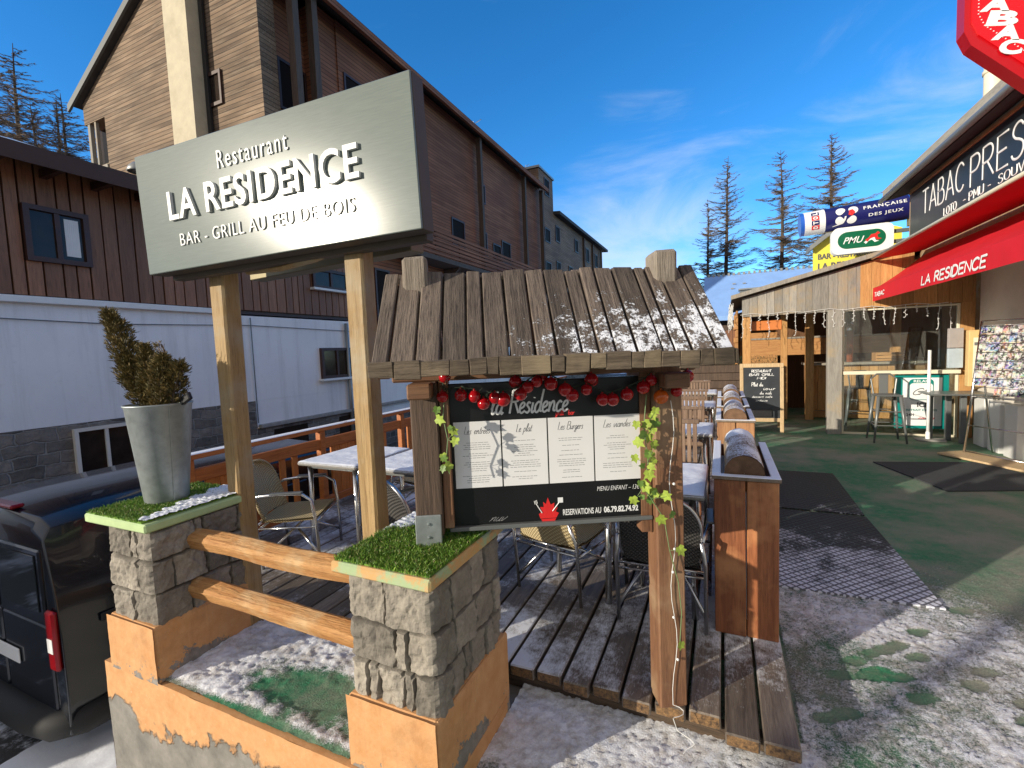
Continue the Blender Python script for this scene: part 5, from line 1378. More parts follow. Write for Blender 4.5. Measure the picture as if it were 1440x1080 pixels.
# ------------------------------------------------ tobacco carrot sign
tb=thing('tobacco_sign','red elongated diamond tobacco sign hanging high at the top right','sign',(2.02,4.5,3.3))
def hexa(k): 
    c=(2.03,4.40); P=[(-.47,.62),(-.47,-.60),(-.43,-.70),(-.10,-1.06),(0,-1.10),(.10,-1.06),(.43,-.70),(.47,-.60),(.47,.62),(.43,.70),(.10,1.06),(0,1.10),(-.10,1.06),(-.43,.70)]
    return [(c[0]+x*k,c[1]+z*(k if k<1 else k)) for x,z in P]
b=MB(); b.prism(hexa(1),4.44,4.56,'y'); 
obj('rim',b,M['redside'],tb)
b=MB(); b.prism(hexa(.925),4.425,4.439,'y'); obj('face',b,M['redsign'],tb)
b=MB(); H=hexa(.855)
for i in range(len(H)):
    a,c=V(H[i]),V(H[(i+1)%len(H)]); m=max(1,int((c-a).length/.022))
    for k in range(m):
        p=a.lerp(c,k/m); b.box(p[0]-.003,p[0]+.003,4.421,4.4245,p[1]-.003,p[1]+.003)
obj('dotted_border',b,M['letter'],tb)
for i,ch_ in enumerate('TABAC'):
    x=1.60+i*.032; z=4.00-i*.102; w_l=(.15,.16,.165,.15,.125)[i]
    T_=frame((x,4.424,z),(1,0,-.30),(.30,0,1)); obj('lettering',text(ch_,w_l,.095,T_,.006,bold=.05),M['letter'],tb)
b=MB(); b.tube([(2.5,4.53,4.7),(3.7,4.53,4.7)],.03,8); b.tube([(2.5,4.53,4.1),(3.7,4.53,4.1)],.03,8); obj('bracket',b,M['greypaint'],tb)
b=MB()
for k in range(26):
    f=k/25; p=(1.64+.9*f,4.66,3.75-.9*f+1.1*f*f); b.sphere(p,.009,6,4)
b.tube([(1.64+.9*k/25,4.66,3.75-.9*k/25+1.1*(k/25)**2) for k in range(26)],.003,4); obj('fairy_lights',b,M['letter'],tb)

# ------------------------------------------------ lottery sign (cylinder)
ld=thing('lottery_sign','navy and white cylindrical lottery sign with a clover emblem','sign',(2.5,12,4.2))
y_c,r_c=12.0,.245
TL_=Matrix.Translation((1.56,12.0,4.175))@Matrix.Rotation(R_(-3.0),4,'Y')
def cyl(x0,x1,r,T,n=40,caps=True):
    b=MB(); b.tube([T@V((x0,0,0)),T@V((x1,0,0))],r,n,caps); return b
obj('end_cap',cyl(0,.07,r_c*.97,TL_),M['blue'],ld,smooth=False)
wh=obj('white_band',cyl(.0705,.44,r_c,TL_),M['letter'],ld,smooth=False)
nv=obj('navy_band',cyl(.4405,1.84,r_c,TL_),M['navy'],ld,smooth=False)
obj('end_cap',cyl(1.8405,1.88,r_c*.97,TL_),M['blue'],ld)
def wrap(me,r=r_c,T=TL_,dense=False):
    # mesh in local x,z plane (front -y) -> wrapped on cylinder
    bm=bmesh.new(); bm.from_mesh(me); bmesh.ops.triangulate(bm,faces=bm.faces); bmesh.ops.subdivide_edges(bm,edges=[e for e in bm.edges if e.calc_length()>.05],cuts=2); bm.to_mesh(me); bm.free()
    for v in me.vertices:
        a=v.co.z/r; d=-v.co.y
        v.co=V((v.co.x,-(r+d+.003)*math.cos(a),(r+d+.003)*math.sin(a)))
    me.transform(T); return me
def CT(x,z): return Matrix.Translation((x,0,z))@Matrix.Rotation(R_(90),4,'X')
obj('lettering',wrap(text('FRANÇAISE',.70,.085,CT(1.09,.03),.006,bold=.012,space=1.2)),M['letter'],nv)
obj('lettering',wrap(text('DES JEUX',.56,.075,CT(1.17,-.12),.006,bold=.012,space=1.2)),M['letter'],nv)
# clover emblem: four rounded petals, one red
for k,(dx,dz,mt) in enumerate(((-.095,.095,'letter'),(-.11,-.09,'letter'),(.085,-.105,'letter'),(.115,.085,'letter'))):
    b=MB(); c=V((.80+dx,0,dz+.0)); n=18; vs=[]; ang0=math.atan2(dz,dx)
    for i in range(n):
        a=2*math.pi*i/n; rr_=.082*(1-.30*max(0,math.cos(a-ang0-math.pi))**3); vs.append((c.x+rr_*math.cos(a)*1.05,-.003,c.z+rr_*math.sin(a)))
    b.quadmesh(vs,[tuple(range(n))]); obj('petal',wrap(b.mesh('p')),M[mt],nv)
b=MB(); b.quadmesh([(.83,-.008,.0),(.89,-.008,-.03),(.95,-.008,.03),(.91,-.008,.10),(.85,-.008,.09)],[(0,1,2,3,4)]); obj('red_petal',wrap(b.mesh('p')),M['logored'],nv)
b=MB(); b.quadmesh([(.56,-.004,-.20),(.70,-.004,-.17),(.78,-.004,-.10),(.80,-.004,-.02),(.77,-.004,-.02),(.75,-.004,-.09),(.69,-.004,-.15),(.56,-.004,-.185)],[tuple(range(8))]); obj('stem',wrap(b.mesh('p')),M['letter'],nv)
# LOTO rotated letters on blue/red squares
for k,(c_,mt) in enumerate((('L','navy'),('O','logored'),('T','navy'),('O','logored'))):
    z=.145-k*.098
    b=MB(); b.quadmesh([(.19,-.001,z-.045),(.33,-.001,z-.045),(.33,-.001,z+.045),(.19,-.001,z+.045)],[(0,1,2,3)]); blk=obj('letter_block',wrap(b.mesh('p')),M[mt],wh)
    T_=Matrix.Translation((.26,-.004,z))@Matrix.Rotation(R_(90),4,'X')@Matrix.Rotation(R_(90),4,'Z')
    me=text(c_,.06,.09,T_@Matrix.Translation((-.03,-.045,0)),.003,bold=.05); obj('lettering',wrap(me),M['letter'],wh)
b=MB(); b.tube([(3.3,12.0,4.27),(3.72,12.0,4.29)],.05,10); b.box(3.44,3.7,11.9,12.1,3.9,4.5); obj('bracket',b,M['greypaint'],ld)

# ------------------------------------------------ betting sign
pm=thing('betting_sign','white rounded box sign with a green oval and italic letters','sign',(2.65,11.7,3.4))
def rrect(x0,x1,z0,z1,r,n=6):
    out=[]
    for (cx,cz,a0) in ((x1-r,z1-r,0),(x0+r,z1-r,90),(x0+r,z0+r,180),(x1-r,z0+r,270)):
        for k in range(n+1): a=R_(a0+90*k/n); out.append((cx+r*math.cos(a),cz+r*math.sin(a)))
    return out
KY=11.7
b=MB(); b.prism(rrect(2.10,3.13,3.42,3.96,.12),KY,KY+.18,'y'); obj('box',b,M['letter'],pm)
b=MB(); b.prism(rrect(2.20,3.0,3.52,3.86,.165,10),KY-.006,KY-.0005,'y'); ov=obj('green_oval',b,M['green'],pm)
def YT(x,z,y): return Matrix.Translation((x,y,z))@Matrix.Rotation(R_(90),4,'X')
obj('lettering',text('PMU',.36,.13,YT(2.29,3.62,KY-.0065),.004,bold=.01,shear=.4),M['letter'],ov)
b=MB(); hs=[(0,.02),(.06,.06),(.10,.12),(.17,.13),(.21,.17),(.25,.13),(.20,.10),(.22,.04),(.28,.02),(.20,.0),(.15,.06),(.09,.04),(.04,-.02)]
b.quadmesh([(2.66+x,KY-.0075,3.64+z) for x,z in hs],[tuple(range(len(hs)))]); obj('horse_emblem',b,M['logored'],ov)
b=MB(); b.quadmesh([(2.64+x*.9,KY-.0070,3.60+z*.9) for x,z in hs],[tuple(range(len(hs)))]); obj('horse_emblem',b,M['letter'],ov)
b=MB(); b.box(3.14,3.7,KY+.06,KY+.12,3.75,3.82); b.box(3.14,3.7,KY+.06,KY+.12,3.55,3.62); obj('bracket',b,M['greypaint'],pm)

# ------------------------------------------------ yellow gable sign
yg=thing('gable_sign','yellow gable board with dark letters on the hut roof','sign',(2.9,14,3.2))
b=MB(); b.prism([(2.12,3.05),(3.9,3.05),(3.9,4.25),(2.95,4.62),(2.12,3.98)],14,14.06,'y'); obj('board',b,M['yellow'],yg)
b=MB(); b.prism([(2.02,3.90),(2.95,4.62),(2.95,4.74),(2.02,4.02)],13.8,14.4,'y'); obj('edge',b,M['gutter'],yg)
obj('lettering',text('BAR - RESTAURANT',1.35,.14,YT(2.22,3.68,13.995),.004,bold=.03),M['ink'],yg)
obj('lettering',text('LA RESIDENCE',1.25,.17,YT(2.22,3.42,13.995),.004,bold=.03),M['ink'],yg)

# ------------------------------------------------ timber bar hut
ht=thing('bar_hut','open timber bar hut with grey plank fascia and sloping roof beside the shop','hut',(2,11.5,0))
b=MB(); x=.35; rh=random.Random(9)
ftop=lambda x:2.50+(x-.35)*.243
while x<3.66:
    w=min(rh.uniform(.09,.15),3.66-x); 
    if x<2.15: 
        dz=rh.uniform(-.012,.01); j_=rh.uniform(-.004,.004)
        b.prism([(x+.002,2.17+dz),(x+w-.002,2.17+dz),(x+w-.002,ftop(x+w)),(x+.002,ftop(x))],9.755+j_,9.785,'y')
    x+=w
obj('fascia',b,M['gray'],ht)
b=MB(); x=2.16
while x<3.66:
    w=min(rh.uniform(.12,.18),3.66-x); t1,t2=(min(ftop(x+w),2.93 if x+w>2.99 else 9),min(ftop(x),2.93 if x+w>2.99 else 9)); b.prism([(x+.002,2.19),(x+w-.002,2.19),(x+w-.002,t1),(x+.002,t2)],9.755,9.785,'y'); x+=w
obj('fascia_right',b,M['orange'],ht)
b=MB(); b.prism([(.18,2.50),(2.98,3.186),(2.98,3.246),(.18,2.56)],9.66,14.5,'y'); obj('roof',b,M['rooftile'],ht)
b=MB(); b.prism([(.16,2.49),(2.97,3.178),(2.97,3.255),(.16,2.565)],9.62,9.655,'y'); obj('roof_edge',b,M['gray'],ht)
b=MB(); b.prism([(1.0,2.77),(2.3,3.09),(2.2,3.14),(1.6,3.02),(1.0,2.80)],11.5,14.0,'y'); obj('roof_snow',b,M['snow'],ht)
for (xx,y,w,m,zt) in ((1.70,9.73,.215,M['gray'],2.19),(3.50,9.80,.18,M['orange'],2.35),(.36,9.80,.14,M['orange'],2.35),(1.15,11.4,.12,M['orange'],2.35),(1.60,11.4,.15,M['orange'],2.4),(3.2,12,.16,M['orange'],3.0)):
    b=MB(); b.bev(xx,xx+w,y,y+w*.7,0,zt,.006); obj('post',b,m,ht)
b=MB(); b.box(.42,3.65,9.9,10.0,2.2,2.36); b.box(.42,3.65,11.4,11.5,2.36,2.5); obj('beam',b,M['orangex'],ht)
b=MB()
for k in range(7): b.box(.5+k*.5,.58+k*.5,9.9,13.4,2.42+k*.12,2.5+k*.12)
obj('rafters',b,M['orange'],ht)
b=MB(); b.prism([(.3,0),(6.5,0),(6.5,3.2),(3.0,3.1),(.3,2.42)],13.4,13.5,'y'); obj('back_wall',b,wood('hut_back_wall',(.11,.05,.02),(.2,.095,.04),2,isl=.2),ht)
b=MB(); 
z=.0
while z<2.45:
    h_=rh.uniform(.12,.2); yy=12.3
    while yy<13.4:
        l=rh.uniform(.25,.8); b.bev(.30+rh.uniform(-.03,.02),.36,yy+.006,min(yy+l,13.4)-.006,z+.006,min(z+h_,2.45),.008); yy+=l
    z+=h_
obj('side_wall',b,M['orangex'],ht)
# counter
b=MB(); x=1.72
while x<3.66: b.bev(x,min(x+.145,3.66),11.7,11.73,.17,1.13,.004); x+=.15
b.bev(1.70,3.66,11.66,11.70,.02,.16,.005)
obj('counter',b,M['orange'],ht)
b=MB(); b.bev(1.62,3.66,11.55,12.1,1.14,1.19,.006); obj('counter_top',b,M['gray'],ht)
b=MB(); b.box(1.2,3.66,12.6,12.66,1.35,1.72); b.box(.4,1.2,12.6,12.66,.9,1.9); obj('back_shelf',b,M['orangex'],ht)
b=MB(); b.box(.4,3.66,12.58,12.62,1.73,1.77); obj('shelf_board',b,M['gray'],ht)
cr=thing('wooden_crate','low wooden crate on the bar counter seen through the glass','crate',(3.1,11.8,1.19))
b=MB()
for k in range(3): b.bev(2.85,3.35,11.6,11.62,1.2+k*.06,1.25+k*.06,.003); b.bev(2.85,3.35,11.9,11.92,1.2+k*.06,1.25+k*.06,.003)
obj('slats',b,M['orangex'],cr); b=MB(); b.box(2.85,2.87,11.625,11.895,1.2,1.37); b.box(3.33,3.35,11.625,11.895,1.2,1.37); obj('end_panel',b,M['orangex'],cr)
ph=thing('tap_column','orange red round column with a silver cap on the bar counter','column',(2.45,11.8,1.19))
b=MB(); b.tube([(2.45,11.8,1.19),(2.45,11.8,1.85)],.06,14); obj('column_body',b,plain('copper_red',(.42,.09,.02),.3,.3),ph,smooth=True)
b=MB(); b.lathe([(.07,0),(.075,.05),(.06,.12),(.03,.16),(.001,.17)],(2.45,11.8,1.85),14); obj('cap',b,M['metal'],ph,smooth=True)
# glass screen
gs=thing('glass_screen','white framed glass windbreak beside the grey post','screen',(2.7,9.82,0))
b=MB(); y0,y1=9.80,9.85
b.bev(1.925,1.955,y0,y1,.0,2.18,.004); b.bev(3.46,3.495,y0,y1,.0,2.18,.004); b.bev(1.956,3.459,y0,y1,2.15,2.18,.004); b.bev(1.956,3.459,y0,y1,.0,.035,.004)
obj('frame',b,M['cream'],gs)
b=MB(); b.bev(1.93,3.49,9.70,9.86,1.055,1.115,.006); obj('shelf',b,M['cream'],gs)
b=MB(); b.box(1.957,3.458,9.822,9.828,.036,1.054); obj('pane',b,M['glass'],gs)
b=MB(); b.box(1.957,3.458,9.822,9.828,1.116,2.149); obj('pane',b,M['glass'],gs)
# icicle lights
ic=thing('icicle_lights','white icicle fairy lights hanging in short strings under the hut fascia','light string',(1.9,9.72,2.2))
b=MB(); bl=b; b.tube([(.32+k*.2,9.725,2.20+.02*math.sin(k*2.1)) for k in range(16)],.004,4)
for k in range(22):
    x=.36+k*.142; l=rh.choice([.12,.22,.3,.42,.2]); pts=[(x+rh.uniform(-.012,.012),9.72+rh.uniform(-.01,.01),2.20-l*i/5) for i in range(6)]; b.tube(pts,.0038,4)
    for i in range(1,6): bl.sphere((pts[i][0]+rh.choice([-.012,.012]),9.72,pts[i][2]),.0085,6,4,mi=1)
obj('strands',b,[M['whitepaint'],M['letter']],ic)
ic2=thing('icicle_lights','tangle of icicle lights hanging from the side eave of the hut','light string',(.2,11,2.2)); b=MB()
for k in range(34):
    y=9.75+k*.10; l=rh.uniform(.15,.55); b.tube([(.18+rh.uniform(-.04,.04),y+rh.uniform(-.03,.03),2.44-l*i/4) for i in range(5)],.005,4)
obj('wire',b,M['whitepaint'],ic2)
ol=thing('heater_lamp','orange painted heater box hanging under the hut roof','heater',(.75,9.95,1.95))
b=MB(); b.bev(.50,1.02,9.93,10.05,1.90,2.08,.01); obj('housing',b,plain('orange_paint',(.62,.20,.05),.45),ol)
b=MB(); b.tube([(.6,9.99,2.08),(.6,9.99,2.2)],.01,6); b.tube([(.92,9.99,2.08),(.92,9.99,2.2)],.01,6); obj('hanger',b,M['black'],ol)
# green planter with fir sprigs behind the chalk board
fb=thing('garden_box','dark plank trough with fir greenery behind the chalk board','planter',(-.1,11.3,0))
b=MB()
for k in range(7): b.bev(-1.4,1.1,11.2,11.23,.02+k*.17,.18+k*.17,.004)
b.box(-1.4,1.1,11.6,11.63,0,1.2); b.box(-1.4,-1.37,11.23,11.6,0,1.2); b.box(1.07,1.1,11.23,11.6,0,1.2)
obj('trough',b,M['dark'],fb)
b=MB()
for k in range(2600):
    p=V((rh.uniform(-1.38,1.08),rh.uniform(11.22,11.6),1.18+rh.random()*.2)); d=V((rh.uniform(-1,1),rh.uniform(-1,1),rh.uniform(-.4,1))).normalized()*.06; s_=d.cross(V((0,0,1)))*.10
    b.quadmesh([p-s_,p+s_,p+d],[(0,1,2)])
obj('foliage',b,plain('fir_green',(.03,.07,.03),.7,var=.4),fb)
bf=thing('plank_fence','dark vertical plank fence closing the far end of the terrace','fence',(-1.6,13.2,0))
b=MB(); x=-2.4
while x<.28: b.bev(x,x+.14,13.18,13.21,0,2.0+rh.uniform(-.02,.02),.004); x+=.148
b.box(-2.4,.28,13.215,13.26,.4,.5); b.box(-2.4,.28,13.215,13.26,1.5,1.6); obj('boards',b,M['clad'],bf)

# ------------------------------------------------ chalk board
ab=thing('chalk_board','tall pale framed chalk board with a handwritten menu on the terrace','menu board',(.67,9.75,0))
TA=Matrix.Translation((.67,9.68,0))@Matrix.Rotation(R_(-3),4,'X')@Matrix.Rotation(R_(6),4,'Z')
b=MB(); b.bev(-.365,-.305,0,.03,0,1.29,.004,T=TA); b.bev(.305,.365,0,.03,0,1.29,.004,T=TA); b.bev(-.304,.304,0,.03,1.215,1.289,.004,T=TA); b.bev(-.304,.304,0,.03,.20,.27,.004,T=TA)
obj('frame',b,M['pale'],ab)
b=MB(); b.bev(-.304,.304,.008,.02,.271,1.214,.002,T=TA); cb_=obj('board',b,M['chalk'],ab)
b=MB(); TA2=Matrix.Translation((.67,10.22,0))@Matrix.Rotation(R_(22),4,'X')@Matrix.Rotation(R_(6),4,'Z')
for sx in (-.36,.31): b.bev(sx,sx+.05,0,.03,0,1.3,.004,T=TA2)
b.bev(-.309,.309,0,.025,.3,.36,.004,T=TA2); obj('back_legs',b,M['pale'],ab)
def AT(x,z): return TA@Matrix.Translation((x,.006,z))@Matrix.Rotation(R_(90),4,'X')
for (s_,w,h,x,z,th) in (('RESTAURANT',.34,.055,-.17,1.12,.009),('BAR GRILL',.42,.05,-.21,1.055,.009),('MIDI',.16,.05,-.08,.99,.009),('Plat du',.2,.08,-.17,.86,.009),('jour',.2,.07,.03,.79,.009),('du midi',.2,.06,-.03,.71,.007),('dessert cafe',.34,.04,-.16,.65,.006),('ardoise',.2,.04,-.1,.58,.005)):
    s2=s_.replace('m','n').replace('j','i'); s2=''.join(c if c in G else c for c in s2)
    obj('chalk_writing',stroke(s2,w,h,AT(x,z),th,.002,shear=.1,gap=.08,n=4),M['letter'],cb_)
b=MB(); b.bev(-.15,.17,-.02,.006,.29,.44,.01,T=TA); obj('chalk_tray',b,M['black'],ab)

# ------------------------------------------------ stools, high table, poster, rack
st_=thing('bar_stool','grey pressed metal bar stool with low back in front of the glass','bar stool',(2.42,9.25,0))
def legs(b,cx,cy,top,bot,zt,r=.018):
    for sx in (-1,1):
        for sy in (-1,1):
            b.tube([(cx+sx*bot,cy+sy*bot,0),(cx+sx*top,cy+sy*top,zt)],[r*.8,r*1.4],8)
for sx in (-1,1):
    for sy in (-1,1):
        b=MB(); b.tube([(2.42+sx*.21,9.25+sy*.21,0),(2.42+sx*.14,9.25+sy*.14,.74)],[.014,.028],8); obj('leg',b,M['greypaint'],st_,smooth=True)
b=MB(); b.bev(2.25,2.59,9.08,9.42,.74,.765,.01); obj('seat',b,M['greypaint'],st_)
for z,q in ((.28,.19),(.5,.165)):
    b=MB(); b.tube([(2.42-q,9.25-q,z),(2.42+q,9.25-q,z),(2.42+q,9.25+q,z),(2.42-q,9.25+q,z),(2.42-q,9.25-q,z)],.009,6); obj('foot_rest',b,M['greypaint'],st_)
b=MB(); b.tube([(2.28,9.40,.76),(2.25,9.43,1.0),(2.33,9.45,1.08),(2.51,9.45,1.08),(2.59,9.43,1.0),(2.56,9.40,.76)],.013,8); b.bev(2.36,2.48,9.42,9.44,.76,1.07,.004); obj('backrest',b,M['greypaint'],st_)
c=dup(st_,(2.35,10.6,0),R_(170),'grey metal bar stool standing behind the glass windbreak','metal bar stools around the glass windbreak'); st_['group']='metal bar stools around the glass windbreak'
tt=thing('high_table','grey metal high table standing beside the postcard rack','table',(3.35,9.35,0))
b=MB(); b.bev(2.92,3.68,9.05,9.62,.76,.785,.006); obj('table_top',b,M['greypaint'],tt)
for (x,y) in ((3.27,9.5),(3.36,9.25),(3.05,9.52),(3.60,9.12)):
    b=MB(); b.bev(x-.035,x+.035,y-.035,y+.035,.0,.758,.008); obj('leg',b,M['greypaint'],tt)
pn=thing('parcel_poster','teal and white cash point poster panel leaning against the glass screen','poster',(3.0,9.9,.15))
b=MB(); b.bev(2.66,3.36,9.74,9.79,.14,1.03,.006); po=obj('panel',b,M['teal'],pn)
b=MB(); b.box(2.76,3.27,9.734,9.7395,.19,.99); sh_=obj('poster_sheet',b,M['letter'],pn)
PO=lambda x,z:YT(x,z,9.733)
b=MB(); b.prism(rrect(2.84,3.16,.62,.97,.06),9.729,9.7335,'y'); f1=obj('badge',b,M['teal'],sh_)
b=MB(); b.prism(rrect(2.85,3.15,.63,.90,.05),9.726,9.7285,'y'); obj('badge_inner',b,M['letter'],sh_)
obj('lettering',text('RELAIS',.2,.045,YT(2.90,.912,9.7285),.002,bold=.02),M['letter'],sh_)
obj('lettering',stroke('CA',.22,.12,YT(2.89,.70,9.7255),.014,.002,shear=.5,gap=.0,n=4),M['ink'],sh_)
obj('lettering',text('ICI',.12,.08,YT(2.95,.50,9.7335),.002,bold=.04),M['ink'],sh_)
obj('lettering',text('RETRAIT EXPRESS',.40,.035,YT(2.81,.435,9.7335),.002,bold=.02),M['teal'],sh_)
obj('lettering',text('24H',.1,.045,YT(2.81,.35,9.7335),.002,bold=.02),M['ink'],sh_)
obj('lettering',stroke('cartes',.22,.05,YT(2.97,.30,9.7335),.008,.002,shear=.3,gap=.05,n=4),M['logored'],sh_)
wp=thing('umbrella_pole','white pole standing in a grey base in front of the poster','pole',(3.0,9.42,0))
b=MB(); b.tube([(3.0,9.42,.03),(3.0,9.42,1.45)],.022,10); obj('pole',b,M['letter'],wp,smooth=True)
b=MB(); b.bev(2.85,3.2,9.3,9.52,0,.03,.006); obj('base_plate',b,M['concrete'],wp); b=MB(); b.tube([(3,9.42,.03),(3,9.42,.14)],.03,10); obj('sleeve',b,M['letter'],wp)
mbx=thing('letter_box','pale wooden notice box with a printed sheet fixed beside the shop wall','letter box',(3.72,9.6,1))
b=MB(); b.bev(3.50,3.76,9.50,9.62,.86,1.74,.008); obj('box',b,M['yellow'] if False else plain('pale_yellow_wood',(.66,.46,.20),.6),mbx)
b=MB(); b.box(3.55,3.71,9.494,9.4995,1.0,1.62); obj('notice',b,M['cream'],mbx)
b=MB(); b.box(3.56,3.70,9.4905,9.4935,1.50,1.55); obj('notice_print',b,M['greypaint'],mbx)
b=MB(); b.box(3.58,3.68,9.4905,9.4935,1.10,1.28); obj('notice_picture',b,M['greypaint'],mbx)
gb=thing('notice_case','pair of grey and pale blue cases mounted behind the glass end','notice case',(3.42,9.7,1.15))
b=MB(); b.bev(3.30,3.48,9.62,9.69,1.15,1.46,.004); obj('lower_case',b,plain('pale_blue_case',(.42,.50,.56),.5),gb)
b=MB(); b.bev(3.30,3.48,9.62,9.69,1.47,1.78,.004); obj('upper_case',b,plain('grey_case',(.36,.33,.32),.5),gb)

# postcard rack
o_=V((3.06,8.37,0)); d_=V((.5,-.866,0)).normalized(); nn_=V((-.866,-.5,0)).normalized()   # faces the terrace
rk=thing('postcard_rack','leaning metal rack filled with rows of picture postcards by the shop wall','rack',tuple(o_))
lean=-.22
def RP(u,z,off=0): return o_+d_*u+nn_*(lean*z/1.8+off)+V((0,0,z))
b=MB()
for u in (0.0,.80): b.tube([RP(u,0),RP(u,1.85)],.016,8)
for z in (.06,.42,.82,1.85): b.tube([RP(0,z),RP(.8,z)],.010,6)
b.tube([RP(0,1.6),o_-nn_*.45+d_*.0],.012,6); b.tube([RP(.8,1.6),o_-nn_*.45+d_*.8],.012,6)
for k in range(9):
    z=.84+k*.117; b.tube([RP(0,z,.03),RP(.8,z,.03)],.004,5)
obj('rack_frame',b,M['metal'],rk,smooth=True)
rc=random.Random(77)
pal=[(.30,.30,.32),(.40,.36,.30),(.04,.10,.32),(.12,.2,.4),(.34,.12,.05),(.08,.13,.08),(.4,.32,.2),(.25,.05,.04),(.12,.10,.12),(.45,.45,.44),(.06,.07,.12)]
def card_mat(i,c):
    n=N('postcard_print_%s'%['a','b','c','d','e','f','g','h','i','j','k'][i]); o=n.tc.outputs['Object']
    a=n.noise(o,26,3,.6,col=True); b_=n.vor(o,34,'F1','Color')
    k=n.mix(.5,a,b_); k=n.mix(.35,c,k); k=n.mix(1.0,k,n.ramp(n.noise(o,19,2,.5),[(.42,.18),(.58,1.5)]),'MULTIPLY'); k=n.mix(n.ramp(n.noise(o,45,2,.5),[(.56,0),(.60,1)]),k,(.60,.60,.60))
    return n.fin(k,.35)
CM=[card_mat(i,c) for i,c in enumerate(pal)]
for r in range(8):
    z=.86+r*.117
    for c in range(9):
        if r<1 and c<3: continue
        u=.015+c*.087; m=rc.choice(CM); b=MB()
        w=.084+rc.uniform(-.006,.003); h=.116+rc.uniform(-.012,.004)
        pts=[RP(u,z,.022),RP(u+w,z,.022),RP(u+w,z+h,.012),RP(u,z+h,.012)]
        b.quadmesh(pts+[p-nn_*.003 for p in pts],[(0,1,2,3),(7,6,5,4),(0,4,5,1),(1,5,6,2),(2,6,7,3),(3,7,4,0)]); obj('postcard',b,m,rk)
wb=thing('pallet_board','pale wooden board lying under the postcard rack','board',(3.3,7.9,0))
b=MB(); 
T=Matrix.Translation(o_+V((0,0,.0)))@Matrix.Rotation(math.atan2(d_.y,d_.x),4,'Z'); b.bev(-.1,1.0,-.30,.16,.012,.040,.005,T=T); obj('board',b,M['pale'],wb)
lb=thing('white_crate','white slatted crate standing against the shop wall behind the rack','crate',(3.6,8.6,0))
b=MB()
for k in range(3): b.bev(3.50,3.62,8.15+k*.42,8.45+k*.42,0,.72,.006)
obj('panel',b,M['whitepaint'],lb)

# ------------------------------------------------ mats
def mat_at(poly,z,m,lab):
    b=MB(); b.prism(poly,z,z+.012,'z'); return single('rubber_mat',b,m,lab,'mat','mats on the terrace')
mat_at([(.34,3.53),(1.24,3.56),(1.22,5.20),(.36,5.22)],.006,M['mat'],'large black ring mat with snow in its holes beside the nearest planter')
mat_at([(.42,5.27),(1.22,5.26),(1.25,6.80),(.45,6.80)],.006,M['matclear'],'smaller black ring mat behind the snowy one, mostly clear of snow')
mat_at([(1.85,7.60),(2.2,6.35),(3.35,6.75),(3.1,7.9)],.004,M['matgrey'],'dark grey door mat in front of the postcard rack')
# ------------------------------------------------ unseen things added behind the camera to throw shadows on terrace and street
ga=thing('shade_garage','low rendered lock-up added out of view to shade the van and street','shade_garage',(-11,-3.7,-1.1),R_(-40.5))
b=MB(); b.box(-2.3,2.0,-2.2,2.2,0,3.45); obj('wall',b,M['white'],ga,local=True)
b=MB(); b.box(-2.5,2.15,-2.4,2.4,3.452,3.66); obj('roof',b,M['rooftile'],ga,local=True)
b=MB(); b.box(-1.4,1.3,2.203,2.24,0,2.3); obj('door',b,M['clad'],ga,local=True)
sl=thing('shadow_lamp_post','grey street lamp added out of view behind the photographer to cast a shadow band','street lamp',(-7.5,-7.58,-1.1))
b=MB(); b.tube([(-7.5,-7.58,-1.1),(-7.5,-7.58,5.6)],[.085,.055],12); obj('pole',b,M['greypaint'],sl,smooth=True)
b=MB(); b.tube([(-7.5,-7.58,5.55),(-7.1,-7.58,5.8),(-6.6,-7.58,5.85)],.035,8); obj('arm',b,M['greypaint'],sl,smooth=True)
b=MB(); b.bev(-6.9,-6.3,-7.68,-7.48,5.78,5.86,.02); obj('lamp_head',b,M['greypaint'],sl)
larch(0,-10.6,-14.4,-1.1,9.5,0,'bare larch added out of view behind the photographer to cast shade',None)
# ------------------------------------------------ light, sky, camera
EL=13.5; SD=V((.630,.777,0)).normalized()   # direction the light travels, horizontally
ld_=V((SD.x*math.cos(R_(EL)),SD.y*math.cos(R_(EL)),-math.sin(R_(EL))))
su=bpy.data.lights.new('sun','SUN'); su.energy=5.3; su.angle=R_(.5); su.color=(1,.90,.74)
so=bpy.data.objects.new('sun',su); COL.objects.link(so); so.rotation_euler=ld_.to_track_quat('-Z','Y').to_euler(); so.location=(-20,-20,12)
w=bpy.data.worlds.new('World'); SC.world=w; w.use_nodes=True; nt=w.node_tree; bg=nt.nodes['Background']
sky=nt.nodes.new('ShaderNodeTexSky'); sky.sky_type='NISHITA'; sky.sun_disc=False; sky.sun_elevation=R_(EL+6)
sunv=-ld_; sky.sun_rotation=math.atan2(sunv.x,sunv.y); sky.altitude=1800; sky.air_density=1.0; sky.dust_density=.2; sky.ozone_density=2.0
hs=nt.nodes.new('ShaderNodeHueSaturation'); hs.inputs['Saturation'].default_value=1.22; hs.inputs['Value'].default_value=1.0
tn=nt.nodes.new('ShaderNodeMix'); tn.data_type='RGBA'; tn.blend_type='MULTIPLY'; tn.inputs[0].default_value=1; nt.links.new(sky.outputs[0],tn.inputs[6]); tn.inputs[7].default_value=(1.25,1.50,1.72,1); nt.links.new(tn.outputs[2],hs.inputs['Color'])
tc=nt.nodes.new('ShaderNodeTexCoord'); mp=nt.nodes.new('ShaderNodeMapping'); mp.inputs['Scale'].default_value=(1.0,1.0,3.2); nt.links.new(tc.outputs['Generated'],mp.inputs[0])
mp.inputs['Location'].default_value=(.35,.1,.25)
